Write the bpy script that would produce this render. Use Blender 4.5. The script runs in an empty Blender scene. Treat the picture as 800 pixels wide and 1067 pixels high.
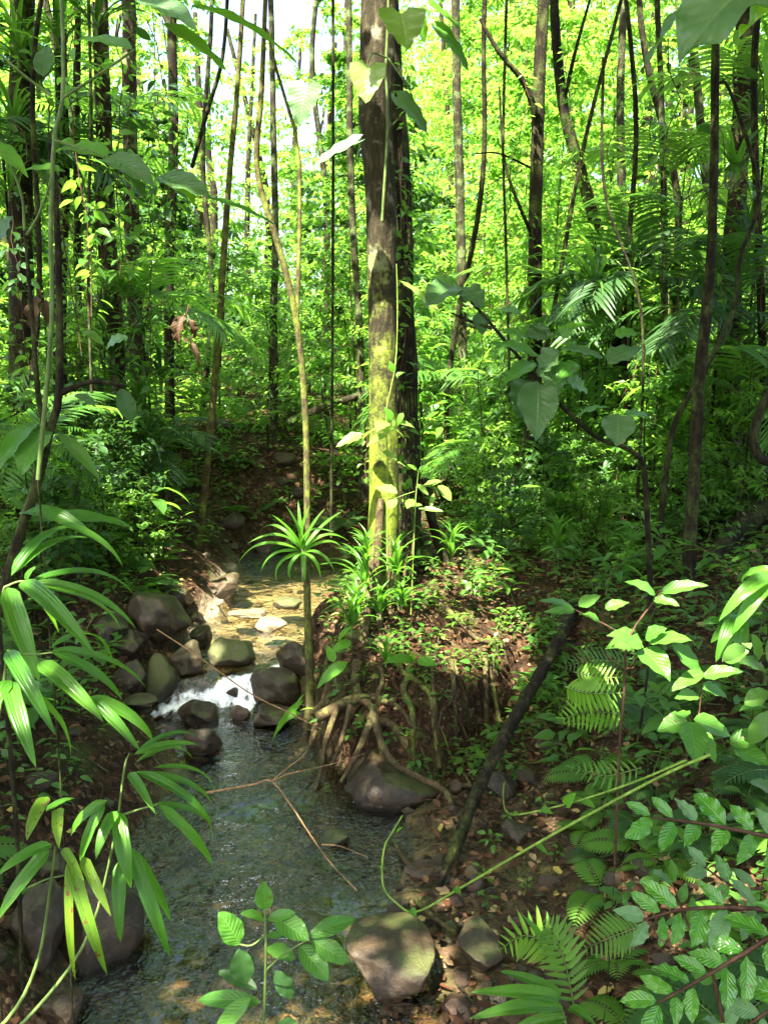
import bpy, math, random
import numpy as np
from mathutils import Vector
rng = np.random.default_rng(7)
random.seed(7)
SC = bpy.context.scene
COL = SC.collection
# ------------------------------------------------------------------ camera maths
CAM = np.array([0.0, 0.0, 3.0]); PITCH = math.radians(9.4); FPX = 924.0
FW = np.array([0, math.cos(PITCH), -math.sin(PITCH)]); UPV = np.array([0, math.sin(PITCH), math.cos(PITCH)])
def at(px, py, Y):
    d = FW + (px-400)/FPX*np.array([1., 0, 0]) - (py-533.5)/FPX*UPV
    return CAM + d*(Y/d[1])
def proj(p):
    q = np.asarray(p)-CAM; dep = q@FW
    return 400+FPX*q[0]/dep, 533.5-FPX*(q@UPV)/dep, dep
def dep_at(Y): return Y*1.02
# ------------------------------------------------------------------ noise + terrain
def _hash(ix, iy, s):
    h = (ix.astype(np.int64)*374761393 + iy.astype(np.int64)*668265263 + s*982451653) & 0x7fffffff
    h = (h ^ (h >> 13))*1274126177 & 0x7fffffff
    return ((h ^ (h >> 16)) & 0xffff)/65535.0
def vnoise(x, y, s=0):
    x = np.asarray(x, float); y = np.asarray(y, float)
    ix = np.floor(x); iy = np.floor(y); fx = x-ix; fy = y-iy
    fx = fx*fx*(3-2*fx); fy = fy*fy*(3-2*fy)
    a = _hash(ix, iy, s); b = _hash(ix+1, iy, s); c = _hash(ix, iy+1, s); d = _hash(ix+1, iy+1, s)
    return (a+(b-a)*fx)+((c+(d-c)*fx)-(a+(b-a)*fx))*fy-0.5
def fbm(x, y, o=4, s=0):
    r = 0; a = 1.0
    for k in range(o):
        r = r+a*vnoise(x*2**k, y*2**k, s+k); a *= .5
    return r
def sst(a, b, x):
    t = np.clip((x-a)/(b-a), 0, 1); return t*t*(3-2*t)
YK = [-3, 2, 3.6, 4.4, 5.0, 5.7, 6.2, 6.64, 7.5, 8.0, 9.4, 11, 12.2]
LK = [-1.2, -1.4, -1.5, -1.55, -1.5, -1.5, -1.55, -1.65, -2.1, -1.9, -1.8, -1.9, -1.9]
RK = [-.1, -.1, -.15, -.05, .2, .1, -.35, -.55, -.8, -.85, -.55, .2, 1.0]
WY = [7.2, 7.3, 7.38, 7.42, 7.5, 7.8, 9.5, 10.5]; WZ = [0, .04, .08, .16, .26, .30, .36, .42]
def water_z(Y): return np.interp(Y, WY, WZ)
def terrain(X, Y):
    X = np.asarray(X, float); Y = np.asarray(Y, float)
    L = np.interp(Y, YK, LK)+.12*vnoise(Y*1.7, Y*0, 5); R = np.interp(Y, YK, RK)+.1*vnoise(Y*1.9, Y*0, 9)
    wz = water_z(Y)
    dl = L-X; dr = X-R
    hl = wz+.10*sst(0, .25, dl)+1.75*(1-np.exp(-np.maximum(dl-.1, 0)*.5))
    # right bank
    plat = .92+.045*(np.maximum(Y, 6)-6)
    yf = np.interp(X, [-.8, .4, 1.1, 1.6], [5.75, 5.85, 6.9, 6.9])
    t_ = Y-yf+.18*vnoise(X*2.1, Y*0+3, 41); e_ = dr+.10*vnoise(X*0, Y*2.5, 43)
    mound = plat*(.64*sst(0, .36, t_)+.36*sst(.2, 1.6, t_))*(.62*sst(0, .3, e_)+.38*sst(0, .9, e_))+.05*fbm(X*2.6, Y*2.6, 3, 47)*sst(0, .5, t_)
    slope = wz+.05*sst(0, .2, dr)+.05*np.maximum(dr, 0)+.48*np.maximum(X-.75-.08*(Y-4), 0)
    slope = np.minimum(slope, plat+.15*np.maximum(X-2, 0))
    hr = np.maximum(mound, np.where(dr > 0, slope, -1))
    bed = wz-.13-.08*sst(0, .4, np.minimum(-dl, -dr))
    z = np.where(dl > 0, hl, np.where(dr > 0, hr, bed))
    back = 1.35+.02*(Y-12)+.55*sst(1, -2.5, X)*sst(12, 14.5, Y)
    z = z+(back-z)*sst(11.6, 13.6, Y+.25*np.sin(X*1.3))
    far = np.maximum(Y-22, 0)+np.maximum(np.abs(X)-14, 0)
    z = z+.24*np.clip(Y-19, 0, 45)*(1-.9*np.exp(-((X/np.maximum(Y, 1)+.125)/.10)**2))+.02*np.minimum(far, 60)
    amp = np.where((dl > 0) | (dr > 0), 1., .35)
    z = z+amp*(.16*fbm(X*.8, Y*.8, 3, 1)+.07*fbm(X*4, Y*4, 3, 4))
    return z
def in_water(x, y): return y < 12.2 and np.interp(y, YK, LK)-.05 < x < np.interp(y, YK, RK)+.05
def gz(x, y): return float(terrain(np.array([x]), np.array([y]))[0])
def hit(px, py, lo=1.5, hi=60):
    Y = np.linspace(lo, hi, 1500)
    d = FW + (px-400)/FPX*np.array([1., 0, 0]) - (py-533.5)/FPX*UPV
    P = CAM[None]+d[None]*(Y/d[1])[:, None]
    t = terrain(P[:, 0], P[:, 1]); i = np.argmax(P[:, 2] < t)
    if P[i, 2] >= t[i]: return P[-1]
    return np.array([P[i, 0], P[i, 1], t[i]])
# ------------------------------------------------------------------ mesh collector
class G:
    def __init__(s): s.V = []; s.F = {3: [], 4: []}; s.U = []; s.R = []; s.M = {3: [], 4: []}; s.n = 0
    def add(s, V, F, U=None, R=0.5, m=0):
        V = np.asarray(V, np.float32); F = np.asarray(F, np.int32)
        s.V.append(V); s.U.append(np.zeros((len(V), 2), np.float32) if U is None else np.asarray(U, np.float32))
        s.R.append(np.full(len(V), R, np.float32) if np.isscalar(R) else np.asarray(R, np.float32))
        s.F[F.shape[1]].append(F+s.n); s.M[F.shape[1]].append(np.full(len(F), m, np.int32)); s.n += len(V)
    def build(s, name, mats, parent=None, loc=None, smooth=True):
        me = bpy.data.meshes.new(name)
        V = np.concatenate(s.V); U = np.concatenate(s.U); R = np.concatenate(s.R)
        me.vertices.add(len(V)); me.vertices.foreach_set('co', V.ravel())
        li = []; st = []; mi = []; tot = 0
        for k in (3, 4):
            if s.F[k]:
                F = np.concatenate(s.F[k]); li.append(F.ravel()); st.append(np.arange(len(F))*k+tot); tot += F.size
                mi.append(np.concatenate(s.M[k]))
        li = np.concatenate(li).astype(np.int32); st = np.concatenate(st).astype(np.int32)
        me.loops.add(len(li)); me.loops.foreach_set('vertex_index', li)
        me.polygons.add(len(st)); me.polygons.foreach_set('loop_start', st)
        me.polygons.foreach_set('material_index', np.concatenate(mi))
        me.update(calc_edges=True)
        me.polygons.foreach_set('use_smooth', np.full(len(st), smooth))
        uv = me.uv_layers.new(name='UVMap'); uv.data.foreach_set('uv', U[li].ravel())
        a = me.attributes.new('rnd', 'FLOAT', 'POINT'); a.data.foreach_set('value', R)
        for m in (mats if isinstance(mats, (list, tuple)) else [mats]): me.materials.append(m)
        o = bpy.data.objects.new(name, me); COL.objects.link(o)
        if parent is not None: o.parent = parent
        if loc is not None: o.location = loc
        return o
def unit(v):
    v = np.asarray(v, float); return v/(np.linalg.norm(v, axis=-1, keepdims=True)+1e-9)
def frames(D, N):
    Yv = unit(D); N = np.asarray(N, float)
    Xv = np.cross(Yv, N); bad = np.linalg.norm(Xv, axis=-1) < 1e-4
    if bad.any(): Xv[bad] = np.cross(Yv[bad], np.array([1., .3, .2]))
    Xv = unit(Xv); Zv = np.cross(Xv, Yv); return Xv, Yv, Zv
def scatter(g, T, P, D, N, S, R=None, m=0):
    """many copies of one leaf shape in one mesh"""
    TV, TF, TU = T; P = np.asarray(P, float); n = len(P)
    if n == 0: return
    X, Y, Z = frames(np.asarray(D, float), np.broadcast_to(N, P.shape).copy())
    S = np.broadcast_to(np.asarray(S, float), (n,))[:, None, None]
    V = P[:, None]+S*(TV[None, :, 0:1]*X[:, None]+TV[None, :, 1:2]*Y[:, None]+TV[None, :, 2:3]*Z[:, None])
    F = (TF[None]+(np.arange(n)*len(TV))[:, None, None]).reshape(-1, TF.shape[1])
    R = rng.random(n) if R is None else R
    g.add(V.reshape(-1, 3), F, np.tile(TU, (n, 1)), np.repeat(R, len(TV)), m)
def tube(g, pts, rad, n=6, R=0.5, m=0, bump=0.0, cap=True):
    P = np.asarray(pts, float); k = len(P); rad = np.broadcast_to(np.asarray(rad, float), (k,))
    T = unit(np.gradient(P, axis=0))
    ref = np.array([0, 0, 1.]) if abs(T[0][2]) < .8 else np.array([1., 0, 0])
    A = np.zeros((k, 3)); a = unit(np.cross(T[0], ref))
    for i in range(k):
        a = unit(a-T[i]*np.dot(a, T[i])); A[i] = a
    B = np.cross(T, A); th = np.arange(n)/n*2*np.pi
    rr = rad[:, None]*np.ones((1, n))
    if bump:
        s = np.cumsum(np.r_[0, np.linalg.norm(np.diff(P, axis=0), axis=1)])
        rr = rr*(1+bump*2*fbm(np.cos(th)[None]*2.2+7+s[:, None]*.3, np.sin(th)[None]*2.2+s[:, None]*2.1, 3, 3))
    V = P[:, None]+rr[..., None]*(A[:, None]*np.cos(th)[None, :, None]+B[:, None]*np.sin(th)[None, :, None])
    i = np.arange(k-1)[:, None]*n; j = np.arange(n)[None]; j2 = (j+1) % n
    F = np.stack([i+j, i+j2, i+n+j2, i+n+j], -1).reshape(-1, 4)
    s = np.cumsum(np.r_[0, np.linalg.norm(np.diff(P, axis=0), axis=1)])
    U = np.stack([np.broadcast_to(th[None]/6.283, (k, n)), np.broadcast_to(s[:, None], (k, n))], -1)
    g.add(V.reshape(-1, 3), F, U.reshape(-1, 2), R, m)
    if cap:
        c = np.arange(n)
        g.add(np.vstack([V[-1], P[-1]+T[-1]*rad[-1]*.3]), np.stack([c, (c+1) % n, np.full(n, n)], 1), None, R, m)
        g.add(np.vstack([V[0], P[0]]), np.stack([(c+1) % n, c, np.full(n, n)], 1), None, R, m)
def smooth_path(pts, n=24):
    P = np.asarray(pts, float); k = len(P)
    if k < 3: return np.array([P[0]+(P[-1]-P[0])*t for t in np.linspace(0, 1, n)])
    out = []; Q = np.vstack([2*P[0]-P[1], P, 2*P[-1]-P[-2]])
    for u in np.linspace(0, k-1-1e-6, n):
        i = int(u); t = u-i; a, b, c, d = Q[i:i+4]
        out.append(.5*((2*b)+(-a+c)*t+(2*a-5*b+4*c-d)*t*t+(-a+3*b-3*c+d)*t**3))
    return np.array(out)
# ------------------------------------------------------------------ leaf shapes
def T_small(w=.45, fold=.12, droop=.12):
    V = np.array([[0, 0, 0], [0, 1, -droop], [-w/2, .32, fold*.8], [-w*.36, .72, fold*.4-droop*.5], [w/2, .32, fold*.8], [w*.36, .72, fold*.4-droop*.5]], float)
    return V, np.array([[0, 1, 3, 2], [0, 4, 5, 1]]), np.array([[.5, 0], [.5, 1], [0, .32], [.1, .72], [1, .32], [.9, .72]])
def prof(shape, t):
    if shape == 'strap': return np.minimum(1, (t/.12)**.7)*np.where(t < .35, 1, np.cos((t-.35)/.65*np.pi/2)**.75)
    if shape == 'ovate': return np.sin(np.pi*t**.72)**.85*(1-.25*t)*1.12*np.where(t > .85, 1-(t-.85)*1.2, 1)
    if shape == 'ell': return np.sin(np.pi*np.clip(t, 0, 1)**.92)**.72
    if shape == 'heart': return np.minimum(1, ((t+.012)/.10)**.5)*np.cos(np.clip(t, 0, 1)*np.pi/2)**.8*1.05
    return np.sin(np.pi*t)
def T_grid(shape='ovate', w=.45, nu=5, nv=9, arch=.08, fold=.10, wave=.02, pleat=0, twist=0.0, seed=0, hole=0):
    r = np.random.default_rng(abs(int(seed)))
    t = np.linspace(0, 1, nv); u = np.linspace(-1, 1, nu)
    tt, uu = np.meshgrid(t, u, indexing='ij')
    ph = r.random(3)*6.28
    W = np.maximum(prof(shape, tt), .004)*w/2*(1+.025*np.sin(tt*13+ph[0])*(np.abs(uu) > .9))
    x = uu*W; y = tt*1.0
    if shape == 'heart': y = tt-.16*np.abs(uu)**1.5*np.exp(-(tt/.16)**2)
    z = arch*4*tt*(1-tt)+fold*np.abs(uu)*W/(w/2+1e-6)*w+wave*np.sin(tt*21+ph[1]+np.sign(uu)*1.3)*np.abs(uu)**2*w
    if pleat: z = z+pleat*np.cos(uu*nu*np.pi/2*1.0)*w*np.minimum(1, 4*tt*(1-tt))
    a = twist*tt; x, z = x*np.cos(a)-z*np.sin(a)*0, z+x*np.sin(a)
    V = np.stack([x, y, z], -1).reshape(-1, 3)
    i = np.arange(nv-1)[:, None]*nu; j = np.arange(nu-1)[None]
    F = np.stack([i+j, i+j+1, i+nu+j+1, i+nu+j], -1).reshape(-1, 4)
    if hole: 
        keep = r.random(len(F)) > hole; F = F[keep]
    return V, F, np.stack([(uu+1)/2, tt], -1).reshape(-1, 2)
TS = T_small(); TSn = T_small(.26, .08, .16); TSw = T_small(.6, .1, .1)
TM = T_grid('ovate', .46, 3, 6, .07, .12, .02)
TML = T_grid('ell', .42, 3, 6, .09, .12, .02)
TST = T_grid('strap', .09, 3, 8, .16, .25, 0)
# ------------------------------------------------------------------ materials
def newmat(name):
    m = bpy.data.materials.new(name); m.use_nodes = True; nt = m.node_tree; nt.nodes.clear(); return m, nt
def N(nt, t, **kw):
    n = nt.nodes.new(t)
    for k, v in kw.items():
        if k.startswith('i_'):
            key = k[2:]; n.inputs[int(key) if key.isdigit() else key].default_value = v
        else: setattr(n, k, v)
    return n
def mathn(nt, op, a, b=None, c=None):
    n = N(nt, 'ShaderNodeMath', operation=op)
    for i, v in enumerate((a, b, c)):
        if v is None: continue
        if isinstance(v, (int, float)): n.inputs[i].default_value = v
        else: nt.links.new(v, n.inputs[i])
    return n.outputs[0]
def mixc(nt, f, a, b, mode='MIX'):
    n = N(nt, 'ShaderNodeMix', data_type='RGBA', blend_type=mode)
    for i, v in ((0, f), (6, a), (7, b)):
        if isinstance(v, (int, float)): n.inputs[i].default_value = v
        elif isinstance(v, tuple): n.inputs[i].default_value = (*v, 1)
        else: nt.links.new(v, n.inputs[i])
    return n.outputs[2]
def ramp(nt, f, stops):
    n = N(nt, 'ShaderNodeValToRGB'); cr = n.color_ramp
    while len(cr.elements) < len(stops): cr.elements.new(.5)
    for e, (p, c) in zip(cr.elements, stops): e.position = p; e.color = (*c, 1) if len(c) == 3 else c
    nt.links.new(f, n.inputs[0]); return n.outputs[0]
def noise(nt, vec, scale, det=3, rough=.55, out=0):
    n = N(nt, 'ShaderNodeTexNoise', i_Scale=scale, i_Detail=det, i_Roughness=rough)
    if vec is not None: nt.links.new(vec, n.inputs[0])
    return n.outputs[out]
def leafmat(name, ca, cb, tr, tmix=.42, rough=.38, veins=0, spots=0.0, spec=.32):
    m, nt = newmat(name); L = nt.links.new
    out = N(nt, 'ShaderNodeOutputMaterial'); pb = N(nt, 'ShaderNodeBsdfPrincipled'); tb = N(nt, 'ShaderNodeBsdfTranslucent'); mx = N(nt, 'ShaderNodeMixShader', i_0=tmix)
    at_ = N(nt, 'ShaderNodeAttribute', attribute_name='rnd').outputs['Fac']; oi = N(nt, 'ShaderNodeObjectInfo').outputs['Random']
    geo = N(nt, 'ShaderNodeNewGeometry').outputs['Position']
    f = mathn(nt, 'MULTIPLY_ADD', at_, .6, mathn(nt, 'MULTIPLY', oi, .4))
    col = mixc(nt, f, ca, cb)
    tcol = mixc(nt, f, tuple(c*.7 for c in tr), tuple(min(1, c*1.25) for c in tr))
    nz = noise(nt, geo, 18, 3)
    col = mixc(nt, mathn(nt, 'MULTIPLY', nz, .55), col, tuple(c*.55 for c in ca))
    if veins:
        uv = N(nt, 'ShaderNodeUVMap').outputs[0]; sp = N(nt, 'ShaderNodeSeparateXYZ'); L(uv, sp.inputs[0])
        u = mathn(nt, 'ABSOLUTE', mathn(nt, 'MULTIPLY_ADD', sp.outputs[0], 2, -1)); v = sp.outputs[1]
        if veins > 0:
            q = mathn(nt, 'FRACT', mathn(nt, 'SUBTRACT', mathn(nt, 'MULTIPLY', v, float(veins)), mathn(nt, 'MULTIPLY', u, 2.2)))
            lat = mathn(nt, 'SMOOTH_MIN', 1, mathn(nt, 'MULTIPLY', mathn(nt, 'ABSOLUTE', mathn(nt, 'SUBTRACT', q, .5)), 2.0), .1)
        else:
            q = mathn(nt, 'FRACT', mathn(nt, 'MULTIPLY', sp.outputs[0], float(-veins)))
            lat = mathn(nt, 'MULTIPLY', mathn(nt, 'ABSOLUTE', mathn(nt, 'SUBTRACT', q, .5)), 2.0)
        line = mathn(nt, 'SUBTRACT', 1, mathn(nt, 'MINIMUM', 1, mathn(nt, 'MULTIPLY', lat, 7)))
        rib = mathn(nt, 'SUBTRACT', 1, mathn(nt, 'MINIMUM', 1, mathn(nt, 'MULTIPLY', u, 16)))
        vv = mathn(nt, 'MAXIMUM', mathn(nt, 'MULTIPLY', line, .38), rib)
        col = mixc(nt, mathn(nt, 'MULTIPLY', vv, .33), col, tuple(min(1, c*2.1+.02) for c in cb))
        tcol = mixc(nt, mathn(nt, 'MULTIPLY', vv, .5), tcol, tuple(c*.55 for c in tr))
        hh = mathn(nt, 'SUBTRACT', lat, mathn(nt, 'MULTIPLY', rib, 1.5))
        bp = N(nt, 'ShaderNodeBump', i_Strength=.4, i_Distance=.003); L(hh, bp.inputs['Height']); L(bp.outputs[0], pb.inputs['Normal'])
    if spots:
        sn = noise(nt, geo, 55, 2, .7); k = mathn(nt, 'GREATER_THAN', sn, 1-spots)
        col = mixc(nt, k, col, (.16, .08, .02)); tcol = mixc(nt, k, tcol, (.1, .05, .01))
    L(col, pb.inputs['Base Color']); L(tcol, tb.inputs[0])
    rn = mathn(nt, 'MULTIPLY_ADD', nz, .3, rough-.15); L(rn, pb.inputs['Roughness']); pb.inputs['Specular IOR Level'].default_value = spec
    L(pb.outputs[0], mx.inputs[1]); L(tb.outputs[0], mx.inputs[2]); L(mx.outputs[0], out.inputs[0]); return m
M = {}
M['leaf_bright'] = leafmat('leaf_bright', (.05, .13, .016), (.11, .20, .025), (.32, .62, .06), .53, .42)
M['leaf_mid'] = leafmat('leaf_mid', (.035, .11, .016), (.07, .16, .025), (.26, .55, .05), .45, .42)
M['leaf_dark'] = leafmat('leaf_dark', (.018, .055, .014), (.04, .10, .02), (.10, .25, .025), .3, .45)
M['leaf_seed'] = leafmat('leaf_seedling', (.035, .10, .016), (.09, .19, .03), (.22, .42, .04), .38, .36)
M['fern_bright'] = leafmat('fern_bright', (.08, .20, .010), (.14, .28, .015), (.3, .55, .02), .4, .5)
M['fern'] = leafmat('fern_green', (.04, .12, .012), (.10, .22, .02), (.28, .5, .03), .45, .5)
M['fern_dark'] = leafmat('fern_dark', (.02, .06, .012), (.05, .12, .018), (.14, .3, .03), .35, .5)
M['strap'] = leafmat('strap_leaf', (.035, .13, .012), (.085, .21, .02), (.2, .48, .03), .4, .30, -6, .26)
M['strap_y'] = leafmat('strap_yellowing', (.07, .17, .012), (.14, .24, .015), (.3, .5, .02), .42, .4, -6, .36)
M['big'] = leafmat('broad_leaf', (.05, .16, .018), (.09, .22, .028), (.14, .36, .03), .34, .36, 9, .29)
M['big_pale'] = leafmat('broad_leaf_pale', (.09, .19, .07), (.14, .26, .11), (.25, .5, .06), .3, .36, 11)
M['big_lit'] = leafmat('broad_leaf_young', (.06, .2, .015), (.11, .28, .02), (.3, .6, .02), .5, .4, 9)
M['big_grey'] = leafmat('broad_leaf_bluish', (.05, .115, .034), (.085, .16, .05), (.12, .3, .03), .28, .36, 10, .3)
M['gloss'] = leafmat('glossy_leaflet', (.05, .19, .014), (.10, .27, .022), (.18, .46, .02), .3, .24, 8, .31, .6)
M['heart'] = leafmat('heart_leaf', (.12, .22, .04), (.2, .32, .06), (.35, .55, .05), .4, .35, 7)
M['yellow_leaf'] = leafmat('yellow_leaf', (.5, .4, .02), (.6, .45, .03), (.5, .4, .03), .3, .5)
M['dead_leaf'] = leafmat('dead_leaf', (.05, .028, .010), (.10, .055, .02), (.12, .06, .015), .15, .6, 9)
def littermat():
    m, nt = newmat('leaf_litter'); L = nt.links.new
    out = N(nt, 'ShaderNodeOutputMaterial'); pb = N(nt, 'ShaderNodeBsdfPrincipled', i_Roughness=.6); pb.inputs['Specular IOR Level'].default_value = .15
    a = N(nt, 'ShaderNodeAttribute', attribute_name='rnd').outputs['Fac']
    c = ramp(nt, a, [(0, (.010, .006, .003)), (.45, (.03, .014, .006)), (.75, (.065, .028, .012)), (.90, (.12, .062, .028)), (.97, (.26, .18, .09)), (1, (.25, .2, .04))])
    L(c, pb.inputs['Base Color']); L(pb.outputs[0], out.inputs[0]); return m
M['litter'] = littermat()
def barkmat(name, ca, cb, moss=0.0, mcol=(.09, .13, .012), scale=1., rough=.85, lichen=0.0, zlo=None, zhi=None, bump=.6):
    m, nt = newmat(name); L = nt.links.new
    out = N(nt, 'ShaderNodeOutputMaterial'); pb = N(nt, 'ShaderNodeBsdfPrincipled', i_Roughness=rough); pb.inputs['Specular IOR Level'].default_value = .12
    tc = N(nt, 'ShaderNodeTexCoord').outputs['Object']; mp = N(nt, 'ShaderNodeMapping'); mp.inputs['Scale'].default_value = (1, 1, .28); L(tc, mp.inputs[0])
    n1 = noise(nt, mp.outputs[0], 26*scale, 6, .65); n2 = noise(nt, tc, 5*scale, 4, .6); n3 = noise(nt, tc, 42, 4, .7)
    c = ramp(nt, n1, [(.3, tuple(x*.45 for x in ca)), (.52, ca), (.72, cb)])
    if lichen:
        k = ramp(nt, n2, [(.62-lichen*.2, (0, 0, 0)), (.66, (1, 1, 1))]); c = mixc(nt, mathn(nt, 'MULTIPLY', k, .5), c, (.30, .30, .22))
    if moss:
        mm = mathn(nt, 'ADD', mathn(nt, 'MULTIPLY', n2, .5), mathn(nt, 'ADD', mathn(nt, 'MULTIPLY', n3, .35), mathn(nt, 'MULTIPLY', n1, .25)))
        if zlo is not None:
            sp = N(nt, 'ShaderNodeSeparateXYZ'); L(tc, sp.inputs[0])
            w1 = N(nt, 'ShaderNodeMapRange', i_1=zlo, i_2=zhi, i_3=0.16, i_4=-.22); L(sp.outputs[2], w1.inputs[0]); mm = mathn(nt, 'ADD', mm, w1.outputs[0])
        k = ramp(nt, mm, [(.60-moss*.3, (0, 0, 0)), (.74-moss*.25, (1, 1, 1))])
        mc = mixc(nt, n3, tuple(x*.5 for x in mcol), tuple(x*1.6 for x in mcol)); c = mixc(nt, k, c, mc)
    L(c, pb.inputs['Base Color'])
    c = mixc(nt, ramp(nt, n2, [(.35, (.75, .75, .75)), (.6, (0, 0, 0))]), c, tuple(x*.5 for x in ca)); L(c, pb.inputs['Base Color']); hb = mathn(nt, 'ADD', n1, mathn(nt, 'MULTIPLY', n3, .4))
    bp = N(nt, 'ShaderNodeBump', i_Strength=bump, i_Distance=.035); L(hb, bp.inputs['Height']); L(bp.outputs[0], pb.inputs['Normal'])
    L(pb.outputs[0], out.inputs[0]); return m
M['bark_dark'] = barkmat('bark_dark', (.017, .0125, .007), (.05, .037, .022), .25, (.05, .07, .015))
M['bark_red'] = barkmat('bark_reddish', (.034, .023, .013), (.11, .08, .05), .15, lichen=.5)
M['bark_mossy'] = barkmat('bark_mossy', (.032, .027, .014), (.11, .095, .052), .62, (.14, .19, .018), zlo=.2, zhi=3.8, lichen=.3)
M['bark_slim'] = barkmat('bark_slim', (.06, .045, .024), (.15, .12, .07), .45, (.10, .12, .02), 1.5)
M['bark_grey'] = barkmat('bark_grey', (.028, .023, .013), (.085, .07, .045), .3, (.06, .09, .02), 1.3, lichen=.4)
M['root'] = barkmat('root_wood', (.065, .046, .022), (.17, .125, .07), .15, (.08, .1, .02), 1.6)
M['root_red'] = barkmat('rootlets_red', (.04, .019, .009), (.12, .058, .028), 0, scale=2)
M['log'] = barkmat('rotting_log', (.018, .013, .008), (.09, .066, .042), .25, (.05, .06, .012), .8, bump=1.)
M['stem_green'] = barkmat('green_stem', (.10, .16, .04), (.2, .25, .09), 0, scale=2, rough=.5, bump=.1)
M['stem_brown'] = barkmat('brown_stem', (.07, .035, .022), (.16, .08, .05), 0, scale=2, rough=.6, bump=.2)
M['vine_green'] = barkmat('green_vine', (.16, .26, .04), (.26, .38, .08), 0, scale=2, rough=.5, bump=.1)
M['twig'] = barkmat('dry_twig', (.22, .13, .06), (.38, .25, .13), 0, scale=2, rough=.7, bump=.2)
def rockmat(name, ca, cb, moss=.3, rough=.55):
    m, nt = newmat(name); L = nt.links.new
    out = N(nt, 'ShaderNodeOutputMaterial'); pb = N(nt, 'ShaderNodeBsdfPrincipled'); pb.inputs['Specular IOR Level'].default_value = .3
    tc = N(nt, 'ShaderNodeTexCoord').outputs['Object']; oi = N(nt, 'ShaderNodeObjectInfo').outputs['Random']
    n1 = noise(nt, tc, 15, 8, .72); n2 = noise(nt, tc, 4.5, 6, .65); n3 = noise(nt, tc, 110, 3, .7)
    c = ramp(nt, n1, [(.32, tuple(x*.5 for x in ca)), (.5, ca), (.7, cb)])
    c = mixc(nt, mathn(nt, 'MULTIPLY', oi, .4), c, (.05, .035, .02), 'MIX')
    c = mixc(nt, mathn(nt, 'MULTIPLY', mathn(nt, 'GREATER_THAN', n3, .62), .5), c, tuple(x*1.7 for x in cb))
    nz = N(nt, 'ShaderNodeSeparateXYZ'); L(N(nt, 'ShaderNodeNewGeometry').outputs['Normal'], nz.inputs[0])
    k = mathn(nt, 'ADD', mathn(nt, 'MULTIPLY', nz.outputs[2], .25), n2)
    k = ramp(nt, k, [(.86-moss*.45, (0, 0, 0)), (.95-moss*.35, (1, 1, 1))])
    c = mixc(nt, mathn(nt, 'MULTIPLY', k, .8), c, (.055, .065, .018)); pz = N(nt, 'ShaderNodeSeparateXYZ'); L(N(nt, 'ShaderNodeNewGeometry').outputs['Position'], pz.inputs[0]); wl = N(nt, 'ShaderNodeMapRange', i_1=.03, i_2=.08, i_3=.75, i_4=0.); L(mathn(nt, 'ADD', pz.outputs[2], mathn(nt, 'MULTIPLY', n2, .05)), wl.inputs[0]); c = mixc(nt, wl.outputs[0], c, tuple(x*.35 for x in ca))
    L(c, pb.inputs['Base Color']); L(mathn(nt, 'MULTIPLY_ADD', n2, .5, rough-.25), pb.inputs['Roughness'])
    bp = N(nt, 'ShaderNodeBump', i_Strength=.7, i_Distance=.02); L(mathn(nt, 'ADD', n1, mathn(nt, 'MULTIPLY', n3, .25)), bp.inputs['Height']); L(bp.outputs[0], pb.inputs['Normal'])
    L(pb.outputs[0], out.inputs[0]); return m
M['rock'] = rockmat('wet_rock', (.032, .023, .012), (.10, .074, .040), .35)
M['rock_dark'] = rockmat('dark_rock', (.018, .012, .006), (.058, .040, .021), .3, .4)
M['rock_moss'] = rockmat('mossy_rock', (.035, .032, .017), (.085, .078, .042), .9, .65)
M['rock_pale'] = rockmat('pale_rock', (.15, .12, .07), (.32, .27, .17), .1, .5)
M['rock_red'] = rockmat('reddish_rock', (.055, .033, .022), (.12, .075, .05), .15, .5)
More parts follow.
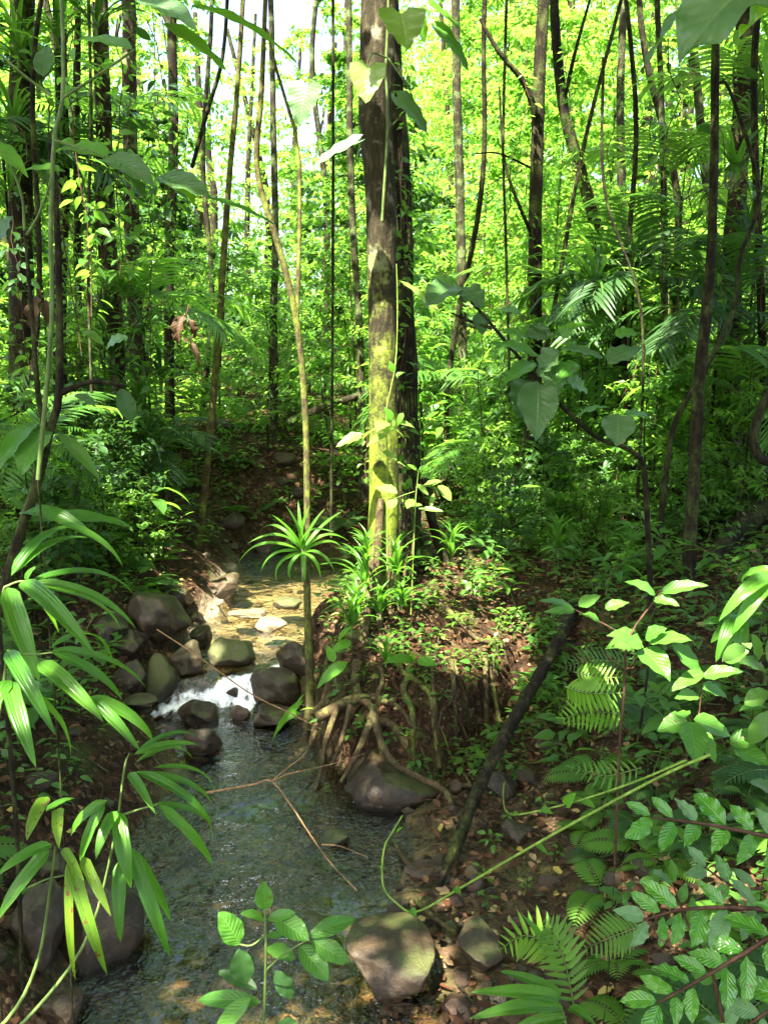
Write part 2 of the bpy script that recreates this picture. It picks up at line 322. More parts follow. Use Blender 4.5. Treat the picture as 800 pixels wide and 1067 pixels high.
def groundmat():
    m, nt = newmat('forest_floor'); L = nt.links.new
    out = N(nt, 'ShaderNodeOutputMaterial'); pb = N(nt, 'ShaderNodeBsdfPrincipled', i_Roughness=.8); pb.inputs['Specular IOR Level'].default_value = .08
    P = N(nt, 'ShaderNodeNewGeometry').outputs['Position']; bed = N(nt, 'ShaderNodeAttribute', attribute_name='rnd').outputs['Fac']
    n1 = noise(nt, P, 3, 5, .6); n2 = noise(nt, P, 40, 4, .7)
    vo = N(nt, 'ShaderNodeTexVoronoi', i_Scale=26.0); L(mixc(nt, .06, P, noise(nt, P, 9, 2, .5, 1), 'ADD'), vo.inputs[0])
    sx = N(nt, 'ShaderNodeSeparateXYZ'); L(vo.outputs['Color'], sx.inputs[0])
    lit = ramp(nt, sx.outputs[0], [(0, (.010, .006, .003)), (.4, (.03, .014, .007)), (.7, (.06, .028, .013)), (.92, (.11, .062, .032)), (1, (.15, .11, .06))])
    soil = mixc(nt, n2, (.012, .009, .005), (.045, .030, .017)); c = mixc(nt, ramp(nt, n2, [(.4, (0, 0, 0)), (.55, (1, 1, 1))]), soil, lit)
    c = mixc(nt, ramp(nt, n1, [(.52, (0, 0, 0)), (.66, (.6, .6, .6))]), c, (.035, .055, .012))
    vb = N(nt, 'ShaderNodeTexVoronoi', i_Scale=15.0); L(P, vb.inputs[0]); sb = N(nt, 'ShaderNodeSeparateXYZ'); L(vb.outputs['Color'], sb.inputs[0])
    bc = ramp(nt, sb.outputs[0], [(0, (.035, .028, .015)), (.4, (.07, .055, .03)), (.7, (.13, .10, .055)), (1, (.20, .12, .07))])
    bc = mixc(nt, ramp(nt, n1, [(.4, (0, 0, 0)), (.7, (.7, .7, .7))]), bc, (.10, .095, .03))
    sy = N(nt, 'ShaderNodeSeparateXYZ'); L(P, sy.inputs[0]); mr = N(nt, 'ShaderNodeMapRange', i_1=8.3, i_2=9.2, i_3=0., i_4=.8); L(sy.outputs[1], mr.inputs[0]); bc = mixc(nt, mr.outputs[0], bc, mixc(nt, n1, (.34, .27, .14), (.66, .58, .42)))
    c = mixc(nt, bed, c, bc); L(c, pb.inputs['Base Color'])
    h = mathn(nt, 'SUBTRACT', n2, mathn(nt, 'MULTIPLY', vo.outputs[0], .6))
    bp = N(nt, 'ShaderNodeBump', i_Strength=.9, i_Distance=.03); L(h, bp.inputs['Height']); L(bp.outputs[0], pb.inputs['Normal'])
    L(pb.outputs[0], out.inputs[0]); return m
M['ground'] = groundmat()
def watermat():
    m, nt = newmat('stream_water'); L = nt.links.new
    out = N(nt, 'ShaderNodeOutputMaterial')
    P = N(nt, 'ShaderNodeNewGeometry').outputs['Position']; foam = N(nt, 'ShaderNodeAttribute', attribute_name='rnd').outputs['Fac']
    mp = N(nt, 'ShaderNodeMapping'); mp.inputs['Scale'].default_value = (1, .8, 1); L(P, mp.inputs[0])
    n1 = noise(nt, mp.outputs[0], 17, 3, .6); n2 = noise(nt, mp.outputs[0], 42, 2, .5)
    bp = N(nt, 'ShaderNodeBump', i_Strength=1.0, i_Distance=.05)
    pt = noise(nt, mp.outputs[0], 1.6, 3, .6); amp = ramp(nt, pt, [(.36, (.10, .10, .10)), (.58, (1, 1, 1))])
    L(mathn(nt, 'MULTIPLY', amp, mathn(nt, 'ADD', n1, mathn(nt, 'MULTIPLY', n2, .4))), bp.inputs['Height'])
    tr = N(nt, 'ShaderNodeBsdfTransparent'); tr.inputs[0].default_value = (.80, .75, .56, 1)
    gl = N(nt, 'ShaderNodeBsdfGlossy', i_Roughness=.015); L(bp.outputs[0], gl.inputs['Normal'])
    fr = N(nt, 'ShaderNodeFresnel', i_IOR=1.33); L(bp.outputs[0], fr.inputs['Normal'])
    mx = N(nt, 'ShaderNodeMixShader'); L(mathn(nt, 'MINIMUM', 1, mathn(nt, 'MULTIPLY', fr.outputs[0], 3.6)), mx.inputs[0]); L(tr.outputs[0], mx.inputs[1]); L(gl.outputs[0], mx.inputs[2])
    fm = N(nt, 'ShaderNodeBsdfPrincipled', i_Roughness=.35); fm.inputs['Base Color'].default_value = (.82, .86, .88, 1)
    mp2 = N(nt, 'ShaderNodeMapping'); mp2.inputs['Scale'].default_value = (1, .7, 1); L(P, mp2.inputs[0]); fn = noise(nt, mp2.outputs[0], 11, 7, .72)
    k = mathn(nt, 'MULTIPLY', mathn(nt, 'SUBTRACT', mathn(nt, 'ADD', foam, fn), .92), 4); kk = N(nt, 'ShaderNodeClamp'); L(k, kk.inputs[0])
    m2 = N(nt, 'ShaderNodeMixShader'); L(kk.outputs[0], m2.inputs[0]); L(mx.outputs[0], m2.inputs[1]); L(fm.outputs[0], m2.inputs[2]); L(m2.outputs[0], out.inputs[0]); return m
M['water'] = watermat()
# ------------------------------------------------------------------ things
def tag(o, label=None, cat=None, group=None, kind=None):
    if label: o['label'] = label
    if cat: o['category'] = cat
    if group: o['group'] = group
    if kind: o['kind'] = kind
    return o
def thing(name, label, cat, loc=(0, 0, 0), group=None):
    o = bpy.data.objects.new(name, None); COL.objects.link(o); o.location = [float(v) for v in loc]; o.empty_display_size = .1
    return tag(o, label, cat, group)
def dup(root, loc, rz=0, sc=1., label=None, group=None, rx=0, ry=0):
    r = root.copy(); COL.objects.link(r); r.location = [float(v) for v in loc]; r.rotation_euler = (rx, ry, rz)
    r.scale = (sc,)*3 if np.isscalar(sc) else sc
    if label: r['label'] = label
    if group: r['group'] = group
    for ch in PARTS.get(root.name, []):
        c = ch.copy(); COL.objects.link(c); c.parent = r
    return r
PARTS = {}
def proto(root, *parts): PARTS[root.name] = list(parts); root['_proto'] = 1; return root
USED = set()
def place(p, loc, rz=0, sc=1., label=None, group=None, rx=0, ry=0):
    if p.name not in USED:
        USED.add(p.name); p.location = [float(v) for v in loc]; p.rotation_euler = (rx, ry, rz); p.scale = (sc,)*3 if np.isscalar(sc) else sc
        if label: p['label'] = label
        if group: p['group'] = group
        return p
    return dup(p, loc, rz, sc, label, group, rx, ry)
# ------------------------------------------------------------------ SUN
SUND = unit(np.array([-.24, -.46, .84]))     # towards the sun
BEAMS = [((-.03, 7.4, 3.0), .75), ((-.03, 7.4, 2.3), .8), ((-.03, 7.3, 1.5), .5), ((-1.2, 9.8, .4), 1.2), ((-.5, 9.2, .35), .7), ((.5, 7.2, 1.0), .8), (tuple(at(130, 900, 2.3)), .2), ((-1.55, 7.8, .3), .25), ((.1, 7.2, 6.0), .5), ((-.7, 7., 1.6), .3),
         ((-1.8, 2.0, 1.6), .35), ((2.9, 14, 2.0), .7), ((2.9, 10.5, 1.3), .7), ((-3.2, 9.5, 2.2), .6), ((1.6, 3.4, 1.6), .3), ((1.0, 3.0, 1.9), .25)]  # sun gaps kept free of leaves in the added shade canopy
def in_beam(P):
    k = np.zeros(len(P), bool)
    for c, r in BEAMS:
        q = P-np.array(c); a = q@SUND; d = np.linalg.norm(q-a[:, None]*SUND, axis=1); k |= (d < r) & (a > .6)
    return k
# ------------------------------------------------------------------ ground + water
def make_ground():
    def axis(lo, c, hi, n, k):
        a = np.arcsinh((lo-c)*k); b = np.arcsinh((hi-c)*k); return c+np.sinh(np.linspace(a, b, n))/k
    xs = axis(-320, -.2, 320, 520, .55); ys = axis(-60, 5.5, 420, 620, .35)
    X, Y = np.meshgrid(xs, ys, indexing='xy'); Z = terrain(X, Y)
    L = np.interp(Y, YK, LK); R = np.interp(Y, YK, RK)
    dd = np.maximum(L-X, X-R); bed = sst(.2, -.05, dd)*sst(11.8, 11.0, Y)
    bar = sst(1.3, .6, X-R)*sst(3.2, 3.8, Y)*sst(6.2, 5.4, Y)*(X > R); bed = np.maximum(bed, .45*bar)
    g = G(); nx = len(xs); ny = len(ys)
    i = np.arange(ny-1)[:, None]*nx; j = np.arange(nx-1)[None]
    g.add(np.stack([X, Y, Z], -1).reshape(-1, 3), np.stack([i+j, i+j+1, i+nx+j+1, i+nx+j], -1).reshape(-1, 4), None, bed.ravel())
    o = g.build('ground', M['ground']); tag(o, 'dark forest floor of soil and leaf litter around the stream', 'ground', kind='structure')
def make_water():
    n, mlen = 110, 420
    Y = np.linspace(1.0, 12.4, mlen); g = G()
    L = np.interp(Y, YK, LK)-.55; R = np.interp(Y, YK, RK)+.75
    t = np.linspace(0, 1, n); X = L[:, None]+(R-L)[:, None]*t[None]; YY = np.repeat(Y[:, None], n, 1)
    Z = water_z(YY); sl = sst(7.1, 7.35, YY)*sst(8.2, 7.7, YY)
    Z = Z+.012*fbm(X*5, YY*4, 3, 11)+sl*.035*fbm(X*6, YY*4, 3, 21)
    f = np.zeros_like(X)
    for pl, wd in (([(300, 690, .30), (268, 704, .28), (238, 712, .22)], .13), ([(238, 712, .22), (245, 724, .15), (258, 738, .08)], .10), ([(262, 722, .15), (215, 730, .10), (178, 738, .05), (150, 744, .03)], .12), ([(240, 715, .2), (205, 735, .05)], .10)):
        W = []
        for x_, y_, z_ in pl:
            Yg = np.linspace(5, 12, 1400); d_ = FW+(x_-400)/FPX*np.array([1., 0, 0])-(y_-533.5)/FPX*UPV; zz_ = 3+d_[2]/d_[1]*Yg; i_ = np.argmin(abs(zz_-water_z(Yg))); W.append([d_[0]/d_[1]*Yg[i_], Yg[i_]])
        W = smooth_path([[a, b, 0] for a, b in W], 16)[:, :2]
        dm = np.min(np.hypot(X[..., None]-W[:, 0], YY[..., None]-W[:, 1]), -1); f = np.maximum(f, .66*np.exp(-(dm/(wd*.85))**2))
    i = np.arange(mlen-1)[:, None]*n; j = np.arange(n-1)[None]
    g.add(np.stack([X, YY, Z], -1).reshape(-1, 3), np.stack([i+j, i+j+1, i+n+j+1, i+n+j], -1).reshape(-1, 4), None, f.ravel())
    tag(g.build('stream_water', M['water']), 'shallow clear stream with a small white cascade', 'water', kind='structure')
make_ground(); make_water()
# ------------------------------------------------------------------ rocks
def ico(sub):
    import bmesh
    bm = bmesh.new(); bmesh.ops.create_icosphere(bm, subdivisions=sub, radius=1); V = np.array([v.co[:] for v in bm.verts]); F = np.array([[v.index for v in f.verts] for f in bm.faces]); bm.free(); return V, F
ICO4 = ico(5); ICO3 = ico(3); ICO2 = ico(2)
def rock_mesh(seed, base=ICO4, cuts=13, rough=.17):
    r = np.random.default_rng(seed); V, F = base; V = V.copy()
    for _ in range(cuts):
        n = unit(r.normal(size=3)); d = r.uniform(.5, .82); s = V@n; k = np.maximum(s-d, 0); V = V-.84*k[:, None]*n
    q = V*1.1+r.random(3)*20
    f3 = lambda k, o: (fbm(q[:, 0]*k, q[:, 1]*k, o, seed)+fbm(q[:, 1]*k+9, q[:, 2]*k, o, seed+1)+fbm(q[:, 2]*k+5, q[:, 0]*k, o, seed+2))/1.7
    V = V*(1+rough*2*f3(1, 2)+.07*f3(3.3, 4))[:, None]; return V, F
def rock(px, py, w, h, mat, label, seed, Y=None, group=None, cat='boulder', name='boulder', deep=1.):
    """px,py: middle of the stone as seen"""
    p = hit(px, py+h*.38) if Y is None else at(px, py+h*.38, Y); low = False
    if Y is None and in_water(p[0], p[1]) and p[2] < water_z(p[1]):
        Yg = np.linspace(2, 13, 2000); d = FW+(px-400)/FPX*np.array([1., 0, 0])-(py+h*.38-533.5)/FPX*UPV; i_ = np.argmax(3+d[2]/d[1]*Yg < water_z(Yg)); p = at(px, py+h*.38, Yg[i_])
    dp = dep_at(p[1]); sx = w/2/FPX*dp; sz = h/2/FPX*dp*1.0
    sy = (sx+sz)*.55*deep
    p = at(px, py, p[1]+sy*.45)
    if ' slab' in label[:30]: p = p+np.array([0, 0, sz*.5])
    V, F = rock_mesh(seed)
    if ' slab' in label[:30] or 'flat' in label: V[:, 2] = np.where(V[:, 2] > .25, .25+(V[:, 2]-.25)*.25, V[:, 2])
    g = G(); g.add(V*np.array([sx, sy, sz])*1.08, F)
    o = g.build(name, M[mat]); o.location = [float(v) for v in p]; tag(o, label, cat, group); return o
RK_ = [
 (195, 690, 52, 46, 'rock', 'smooth grey boulder at the left side of the white cascade'),
 (211, 664, 27, 27, 'rock_dark', 'small dark boulder wedged between the smooth grey and mossy boulders'),
 (243, 679, 50, 42, 'rock_moss', 'rounded mossy boulder just above the white cascade'),
 (166, 712, 40, 58, 'rock_moss', 'upright pointed stone left of the smooth grey boulder'),
 (136, 708, 58, 44, 'rock_dark', 'dark stone leaning behind the upright pointed stone'),
 (142, 731, 44, 26, 'rock', 'flat olive stone at the left foot of the cascade'),
 (208, 745, 52, 32, 'rock_dark', 'low wet brown rock in the water just below the cascade'),
 (213, 773, 48, 34, 'rock_dark', 'dark wet rock half sunk in the stream below the cascade'),
 (248, 742, 24, 20, 'rock_red', 'small reddish round stone below the cascade'),
 (244, 721, 15, 14, 'rock_dark', 'tiny dark round stone in the cascade foam'),
 (312, 688, 50, 42, 'rock_dark', 'dark angular boulder behind the slim mossy sapling'),
 (287, 716, 62, 40, 'rock_dark', 'broad dark rock right of the cascade'),
 (283, 748, 60, 28, 'rock_dark', 'flat wet slab at the foot of the cascade'),
 (233, 612, 40, 34, 'rock', 'grey-green boulder at the back edge of the sunlit pool'),
 (262, 640, 44, 16, 'rock_pale', 'flat pale sunlit rock in the middle of the upper pool'),
 (285, 650, 34, 20, 'rock_pale', 'pale rounded rock in the sunlit pool nearest the mossy boulder'),
 (300, 628, 40, 14, 'rock_moss', 'low olive rock at the far side of the sunlit pool'),
 (160, 640, 72, 60, 'rock_dark', 'large dark rock in the left bank beside the pool'),
 (112, 655, 50, 54, 'rock_dark', 'brown block at the left end of the large dark rock'),
 (130, 672, 50, 34, 'rock', 'rounded stone below the large dark rock'),
 (182, 620, 44, 26, 'rock_dark', 'small stone on top of the large dark rock'),
 (100, 962, 104, 108, 'rock_dark', 'large round dark boulder at the left edge of the near stream'),
 (38, 965, 62, 120, 'rock_dark', 'tall dark boulder in the bottom left corner'),
 (66, 1048, 70, 54, 'rock_dark', 'dark rock below the large round boulder in the bottom left corner'),
 (52, 900, 60, 40, 'rock', 'grey stone above the tall dark boulder at the left edge'),
 (178, 812, 46, 20, 'rock_moss', 'low stone under the drooping palm leaves on the left bank'),
 (413, 1012, 122, 92, 'rock_dark', 'broad flat-topped brown slab at the bottom beside the stream'),
 (500, 998, 66, 62, 'rock', 'angular grey-brown slab right of the broad flat-topped slab'),
 (468, 966, 26, 20, 'rock_moss', 'small green stone between the two bottom slabs'),
 (480, 1050, 60, 36, 'rock_red', 'speckled reddish stone at the bottom edge under the slabs'),
 (520, 1040, 30, 24, 'rock_pale', 'small pale cobble right of the speckled reddish stone'),
 (445, 905, 60, 26, 'rock_red', 'flat reddish stone in the shallows at the foot of the log'),
 (398, 815, 104, 62, 'rock_dark', 'big dark boulder held by the roots under the mound'),
 (353, 872, 40, 18, 'rock_moss', 'olive stone under the shallow water below the mound'),
 (540, 870, 50, 34, 'rock_dark', 'dark rock in the hollow right of the fallen log'),
 (520, 820, 44, 34, 'rock_dark', 'dark rock tucked behind the fallen log'),
 (573, 775, 36, 30, 'rock', 'brown stone on the slope right of the fallen log'),
 (430, 955, 34, 14, 'rock', 'small stone behind the broad flat-topped slab'),
]
for i, (px, py, w, h, mt, lb) in enumerate(RK_): rock(px, py, w*.95, h*(.85 if ' slab' in lb[:30] else .93), mt, lb, 40+i, deep=1.25 if ' slab' in lb[:30] else 1.)
cob = []
for s in range(7):
    V, F = rock_mesh(200+s, ICO3, 6, .08); g = G(); g.add(V*np.array([1, .8, .62]), F)
    o = g.build('cobble', M[['rock', 'rock_dark', 'rock_red', 'rock', 'rock_moss', 'rock_pale', 'rock_dark'][s]]); tag(o, 'x', 'stone', 'g'); cob.append(o); PARTS[o.name] = []
def cobbles(n, xr, yr, smin, smax, label, group, cond, types=range(7)):
    k = 0
    for _ in range(n*30):
        if k >= n: break
        x = rng.uniform(*xr); y = rng.uniform(*yr)
        L = np.interp(y, YK, LK); R = np.interp(y, YK, RK)
        if not cond(x, y, L, R): continue
        s = smin+(smax-smin)*rng.random()**2.2; z = gz(x, y)
        o = place(cob[rng.choice(list(types))], (x, y, z+s*.2), rng.uniform(0, 6.3), s*rng.uniform(.8, 1.2), label, group, rng.uniform(-.3, .3), rng.uniform(-.3, .3)); k += 1
cobbles(60, (-2.4, -.2), (3.7, 7.2), .03, .11, 'small stone on the bed of the near stream below the cascade', 'stones on the near stream bed', lambda x, y, L, R: L < x < R, (0, 1, 2, 4, 3))
cobbles(22, (-2.4, .6), (7.0, 9.2), .04, .12, 'wet stone beside the white cascade and its foot', 'stones around the cascade', lambda x, y, L, R: L-.4 < x < R+.25)
cobbles(26, (-2.4, 1), (9.1, 11.8), .05, .17, 'stone in or beside the sunlit upper pool', 'stones of the sunlit pool', lambda x, y, L, R: L-.3 < x < R+.3, (0, 5, 3, 5))
cobbles(60, (-.2, 1.6), (3.6, 5.9), .025, .09, 'small stone on the litter bar between the slabs and the fallen log', 'stones on the litter bar', lambda x, y, L, R: R < x < R+1.5, (0, 1, 2, 3, 2))
cobbles(34, (-4, -1.3), (3.6, 9), .05, .16, 'stone lying on the foot of the left bank', 'stones on the left bank', lambda x, y, L, R: L-1.3 < x < L+.05, (1, 3, 0, 4))
cobbles(24, (-3, 1), (10.8, 14), .08, .24, 'stone on the dark back bank beyond the pool', 'stones on the back bank', lambda x, y, L, R: True, (1, 3, 6))
# pebbles: countless
g = G(); V, F = ICO2; n = 2600
X = rng.uniform(-2, 1.6, n); Y = rng.uniform(3.4, 9.5, n)
k = (X > np.interp(Y, YK, LK)-.15) & (X < np.interp(Y, YK, RK)+1.0) & ((Y < 5.9) | (X < np.interp(Y, YK, RK)+.1)); X = X[k]; Y = Y[k]
P = np.stack([X, Y, terrain(X, Y)], -1); s = .008+.022*rng.random(len(P))**2
scatter(g, (V*np.array([1, .8, .5]), F, np.zeros((len(V), 2))), P, rng.normal(size=P.shape)*[1, 1, .1], [0, 0, 1.], s)
tag(g.build('pebbles', M['rock']), 'fine gravel and pebbles on the stream bed and litter bar', 'gravel', kind='stuff')
# leaf litter
def litter(n, xr, yr, size, cond, g):
    X = rng.uniform(*xr, n); Y = rng.uniform(*yr, n); L = np.interp(Y, YK, LK); R = np.interp(Y, YK, RK); k = cond(X, Y, L, R); X = X[k]; Y = Y[k]
    Z = terrain(X, Y)+.012+.02*rng.random(len(X)); P = np.stack([X, Y, Z], -1); a = rng.random(len(P))*6.28
    e = .02; nx = -(terrain(X+e, Y)-terrain(X-e, Y))/(2*e); ny = -(terrain(X, Y+e)-terrain(X, Y-e))/(2*e)
    Nn = unit(np.stack([nx, ny, np.ones(len(X))], -1)+rng.normal(size=P.shape)*.3)
    scatter(g, T_small(.5, .16, -.1), P, np.stack([np.cos(a), np.sin(a), rng.normal(size=len(a))*.2], -1), Nn, size*(.35+1.3*rng.random(len(P))**1.6))
g = G()
litter(9000, (-.6, 3.5), (3.2, 8.5), .055, lambda X, Y, L, R: X > R+.12, g)
litter(4500, (-5, -1.5), (3.2, 9.5), .055, lambda X, Y, L, R: X < L-.15, g)
litter(9000, (-9, 9), (8, 20), .09, lambda X, Y, L, R: (X < L) | (X > R) | (Y > 12), g)
tag(g.build('leaf_litter', M['litter']), 'brown fallen leaves carpeting the banks and the mound', 'leaf litter', kind='stuff')
g = G()
for _ in range(700):
    x = rng.uniform(-4.5, 4.5); y = rng.uniform(3, 13)
    if in_water(x, y): continue
    a = rng.random()*6.28; l = rng.uniform(.06, .35); P_ = []
    for t in (-.5, 0, .5):
        q = np.array([x+math.cos(a)*l*t, y+math.sin(a)*l*t]); P_.append([*q, gz(*q)+.02+.015*rng.random()])
    tube(g, smooth_path(P_, 5), np.linspace(.0045, .002, 5)*rng.uniform(.5, 1.4), 4, cap=False)
tag(g.build('fallen_twigs', M['bark_grey']), 'thin fallen twigs scattered over the banks', 'twigs', kind='stuff')
# ------------------------------------------------------------------ trees: generic generator
def rotz(v, a): c, s = math.cos(a), math.sin(a); return np.array([v[0]*c-v[1]*s, v[0]*s+v[1]*c, v[2]])
def gen_tree(seed, H, r0, nb, ntw, nlf, spread, fs, lsz, TL, mat, bark, lean=.05, up=.45, sides=7, name='leafy_tree', trunk_name='trunk', crown_name='crown', keep_gap=False):
    r = np.random.default_rng(seed); z = np.linspace(0, 1, 12)
    ph = r.random(4)*6.28; la = r.random()*6.28
    bx = lean*H*z**1.3*math.cos(la)+.03*H*np.sin(z*7+ph[0])*z; by = lean*H*z**1.3*math.sin(la)+.02*H*np.sin(z*6+ph[1])*z
    P = np.stack([bx, by, z*H], -1); rad = r0*(1-z*.86)
    gt = G(); P0 = P.copy(); P0[0, 2] -= .35; tube(gt, smooth_path(P0, 22), np.interp(np.linspace(0, 1, 22), z, rad), sides, bump=.12)
    gl = G(); LP = []; LD = []; LN = []
    for b in range(nb):
        t = fs+(1-fs)*(b+r.random()*.8)/nb; t = min(t, .99); p = np.array([np.interp(t, z, P[:, k]) for k in range(3)])
        az = b*2.4+r.random()*.9; el = up*(.4+r.random()*.9)-.1*(1-t); ln = spread*(1.05-.55*max(0, t-.35)/.65)*(.55+.6*r.random())
        d = np.array([math.cos(az)*math.cos(el), math.sin(az)*math.cos(el), math.sin(el)]); pts = [p]
        for k in range(5):
            d = unit(d+np.array([*r.normal(size=2)*.13, -.09+r.normal()*.08])); pts.append(pts[-1]+d*ln/5)
        pts = np.array(pts); tube(gt, pts, np.linspace(max(.004, rad[0]*.32*(1.05-t)), .003, 6), 4, cap=False)
        for k in range(ntw):
            u = .18+.82*(k+r.random())/ntw; q = np.array([np.interp(u*5, range(6), pts[:, c]) for c in range(3)])
            a2 = math.atan2(d[1], d[0])+(1 if k % 2 else -1)*(.5+.8*r.random()); tl = ln*.42*(1.1-u*.55)*(.6+.7*r.random())
            dd = np.array([math.cos(a2), math.sin(a2), r.normal()*.28]); q2 = q+unit(dd)*tl+np.array([0, 0, -.1*tl])
            tube(gt, np.array([q, (q+q2)/2+[0, 0, .03*tl], q2]), [.004, .003, .0015], 3, cap=False)
            m_ = max(3, int(nlf*(.6+.8*r.random()))); s = (np.arange(m_)+.6)/m_
            lp = q[None]+(q2-q)[None]*s[:, None]+r.normal(size=(m_, 3))*lsz*.25
            sd = np.where(np.arange(m_) % 2, 1, -1)*(.9+.4*r.random(m_)); ca, sa = np.cos(a2+sd), np.sin(a2+sd)
            LP.append(lp); LD.append(np.stack([ca, sa, -.35+.4*r.normal(size=m_)], -1)); LN.append(np.stack([r.normal(size=m_)*.4, r.normal(size=m_)*.4, np.ones(m_)], -1))
    LP = np.concatenate(LP); LD = np.concatenate(LD); LN = np.concatenate(LN)
    scatter(gl, TL, LP, LD, LN, lsz*(.6+.7*r.random(len(LP))), r.random(len(LP)))
    root = thing(name, 'x', 'tree'); a = gt.build(trunk_name, bark, root); b = gl.build(crown_name, mat, root)
    return proto(root, a, b)
# background tree kinds
BG = []
kinds = [('leaf_bright', 'bark_dark', TS, .15), ('leaf_bright', 'bark_grey', TSw, .12), ('leaf_dark', 'bark_dark', TSw, .20), ('leaf_bright', 'bark_slim', TS, .12),
         ('leaf_bright', 'bark_grey', TSn, .19), ('leaf_bright', 'bark_dark', TS, .16), ('leaf_mid', 'bark_slim', TSw, .11), ('leaf_mid', 'bark_dark', TSn, .24)]
for i, (lm, bk, tl, ls) in enumerate(kinds):
    BG.append(gen_tree(300+i, [9, 10, 7, 11, 8, 9, 6, 10][i], [.028, .035, .026, .03, .022, .03, .02, .026][i], 40, 9, 14, 1.9, .06, ls, tl, M[lm], M[bk]))
SH = []
for i, (lm, tl, ls, H) in enumerate([('leaf_mid', TM, .15, 3.2), ('leaf_bright', TS, .11, 2.6), ('leaf_dark', TML, .16, 2.2), ('leaf_mid', TSn, .17, 3.0), ('leaf_seed', TM, .12, 1.8)]):
    SH.append(gen_tree(400+i, H, .022, 16, 5, 7, .75, .18, ls, tl, M[lm], M['bark_dark'], .08, .5, 5, 'shrub', 'stem', 'foliage'))
for s in SH: s['category'] = 'shrub'
def zone_px(p):
    x = proj(p)[0]
    return 0 if x < 215 else 1 if x < 385 else 2 if x < 570 else 3
ZT = ['in the backdrop left of the leaning mossy sapling', 'in the bright gap left of the big mossy trunk',
      'in the backdrop just right of the big mossy trunk', 'in the backdrop behind the black pole trunk']
def bgplace(protos, x, y, sc, what, grp, d=''):
    z = gz(x, y); zi = zone_px((x, y, z+2))
    i = rng.integers(len(protos)); p = protos[i]
    return place(p, (x, y, z), rng.uniform(0, 6.28), sc, what+' '+ZT[zi], grp+' '+ZT[zi])
def in_stream(x, y, m=.4):
    return y < 12.3 and np.interp(y, YK, LK)-m < x < np.interp(y, YK, RK)+m
pts = []
def far_enough(x, y, d):
    for a, b in pts:
        if (a-x)**2+(b-y)**2 < d*d: return False
    pts.append((x, y)); return True
nbg = 0
for _ in range(4000):
    if nbg >= 86: break
    y = 12.5+29*rng.random()**.85; x = rng.uniform(-1, 1)*(.46*y+2.5)
    px = 400+FPX*x/(y*1.02)
    if in_stream(x, y, 1.2): continue
    if y < 15 and 180 < px < 620: continue
    if y < 17 and rng.random() < .5: continue
    if 195 < px < 375 and rng.random() < (.85 if y < 24 else .6): continue
    if not far_enough(x, y, 1.0+y*.035): continue
    bgplace(BG, x, y, rng.uniform(.75, 1.25), 'slender small-leaved tree', 'slender trees'); nbg += 1
nsh = 0
for _ in range(6000):
    if nsh >= 150: break
    y = 8.2+20*rng.random(); x = rng.uniform(-1, 1)*(.46*y+1)
    px = 400+FPX*x/(y*1.02)
    if in_stream(x, y, .9) or (y < 12.6 and 130 < px < 420) or (y < 9.6 and 400 < px < 640): continue
    if not far_enough(x, y, .55): continue
    bgplace(SH, x, y, rng.uniform(.6, 1.2)*(.75 if y < 11 else 1), 'leafy understorey shrub', 'understorey shrubs'); nsh += 1
# far wood that reads as one mass
g = G(); n = 170000
a = rng.uniform(-.62, .62, n); d = 38+26*rng.random(n); cx = d*np.sin(a); cy = d*np.cos(a); zz = terrain(cx, cy)+13*rng.random(n)**1.1*(.4+1.2*(vnoise(cx*.3, cy*.3, 77)+.5))
dens = vnoise(cx*.22+3, zz*.22, 31)+.6*vnoise(cx*.6, zz*.6+cy*.1, 33); az_ = cx/cy; k = (dens > -.04) & ~((np.abs(az_+.125) < .085) & (rng.random(n) < .75) & (vnoise(cx*.5, zz*.5, 91) > -.3)); P = np.stack([cx, cy, zz], -1)[k]
scatter(g, TS, P, rng.normal(size=P.shape), np.array([0, 0, 1.])+rng.normal(size=P.shape)*.6, .28*(.6+.8*rng.random(len(P))))
for _ in range(60):
    aa = rng.uniform(-.6, .6); dd = rng.uniform(34, 60); b = np.array([dd*math.sin(aa), dd*math.cos(aa), 0.]); b[2] = gz(b[0], b[1])
    tube(g, smooth_path([b, b+[rng.normal()*.5, 0, 6], b+[rng.normal(), 0, 13]], 8), np.linspace(.22, .08, 8)*rng.uniform(.5, 1.3), 6, m=1, cap=False)
tag(g.build('far_forest', [M['leaf_bright'], M['bark_dark']]), 'far sunlit forest seen as one mass of leaves', 'forest', kind='stuff')
# ------------------------------------------------------------------ named trees
def px_path(lst, n=26): return smooth_path([at(*q) for q in lst], n)
def crown(g, c, r, n, sz, seed, TL=TSw, beams=True):
    """flattened clumpy crown of clusters, added above the view to cast shade"""
    rr = np.random.default_rng(seed); nc = max(8, n//70)
    cc = rr.normal(size=(nc, 3)); cc = unit(cc)*rr.random((nc, 1))**.4*np.array(r)+np.array(c)
    P = (cc[:, None]+rr.normal(size=(nc, n//nc, 3))*np.array([.38, .38, .16])).reshape(-1, 3)
    if beams: P = P[~in_beam(P)]
    P = P[(P[:, 2] > 3.0+P[:, 1]*.40+.35) | (rr.random(len(P)) < .12)]
    D = rr.normal(size=P.shape)*[1, 1, .35]; Nn = np.array([0, 0, 1.])+rr.normal(size=P.shape)*.35
    scatter(g, TL, P, D, Nn, sz*(.6+.7*rr.random(len(P))), rr.random(len(P))); return cc
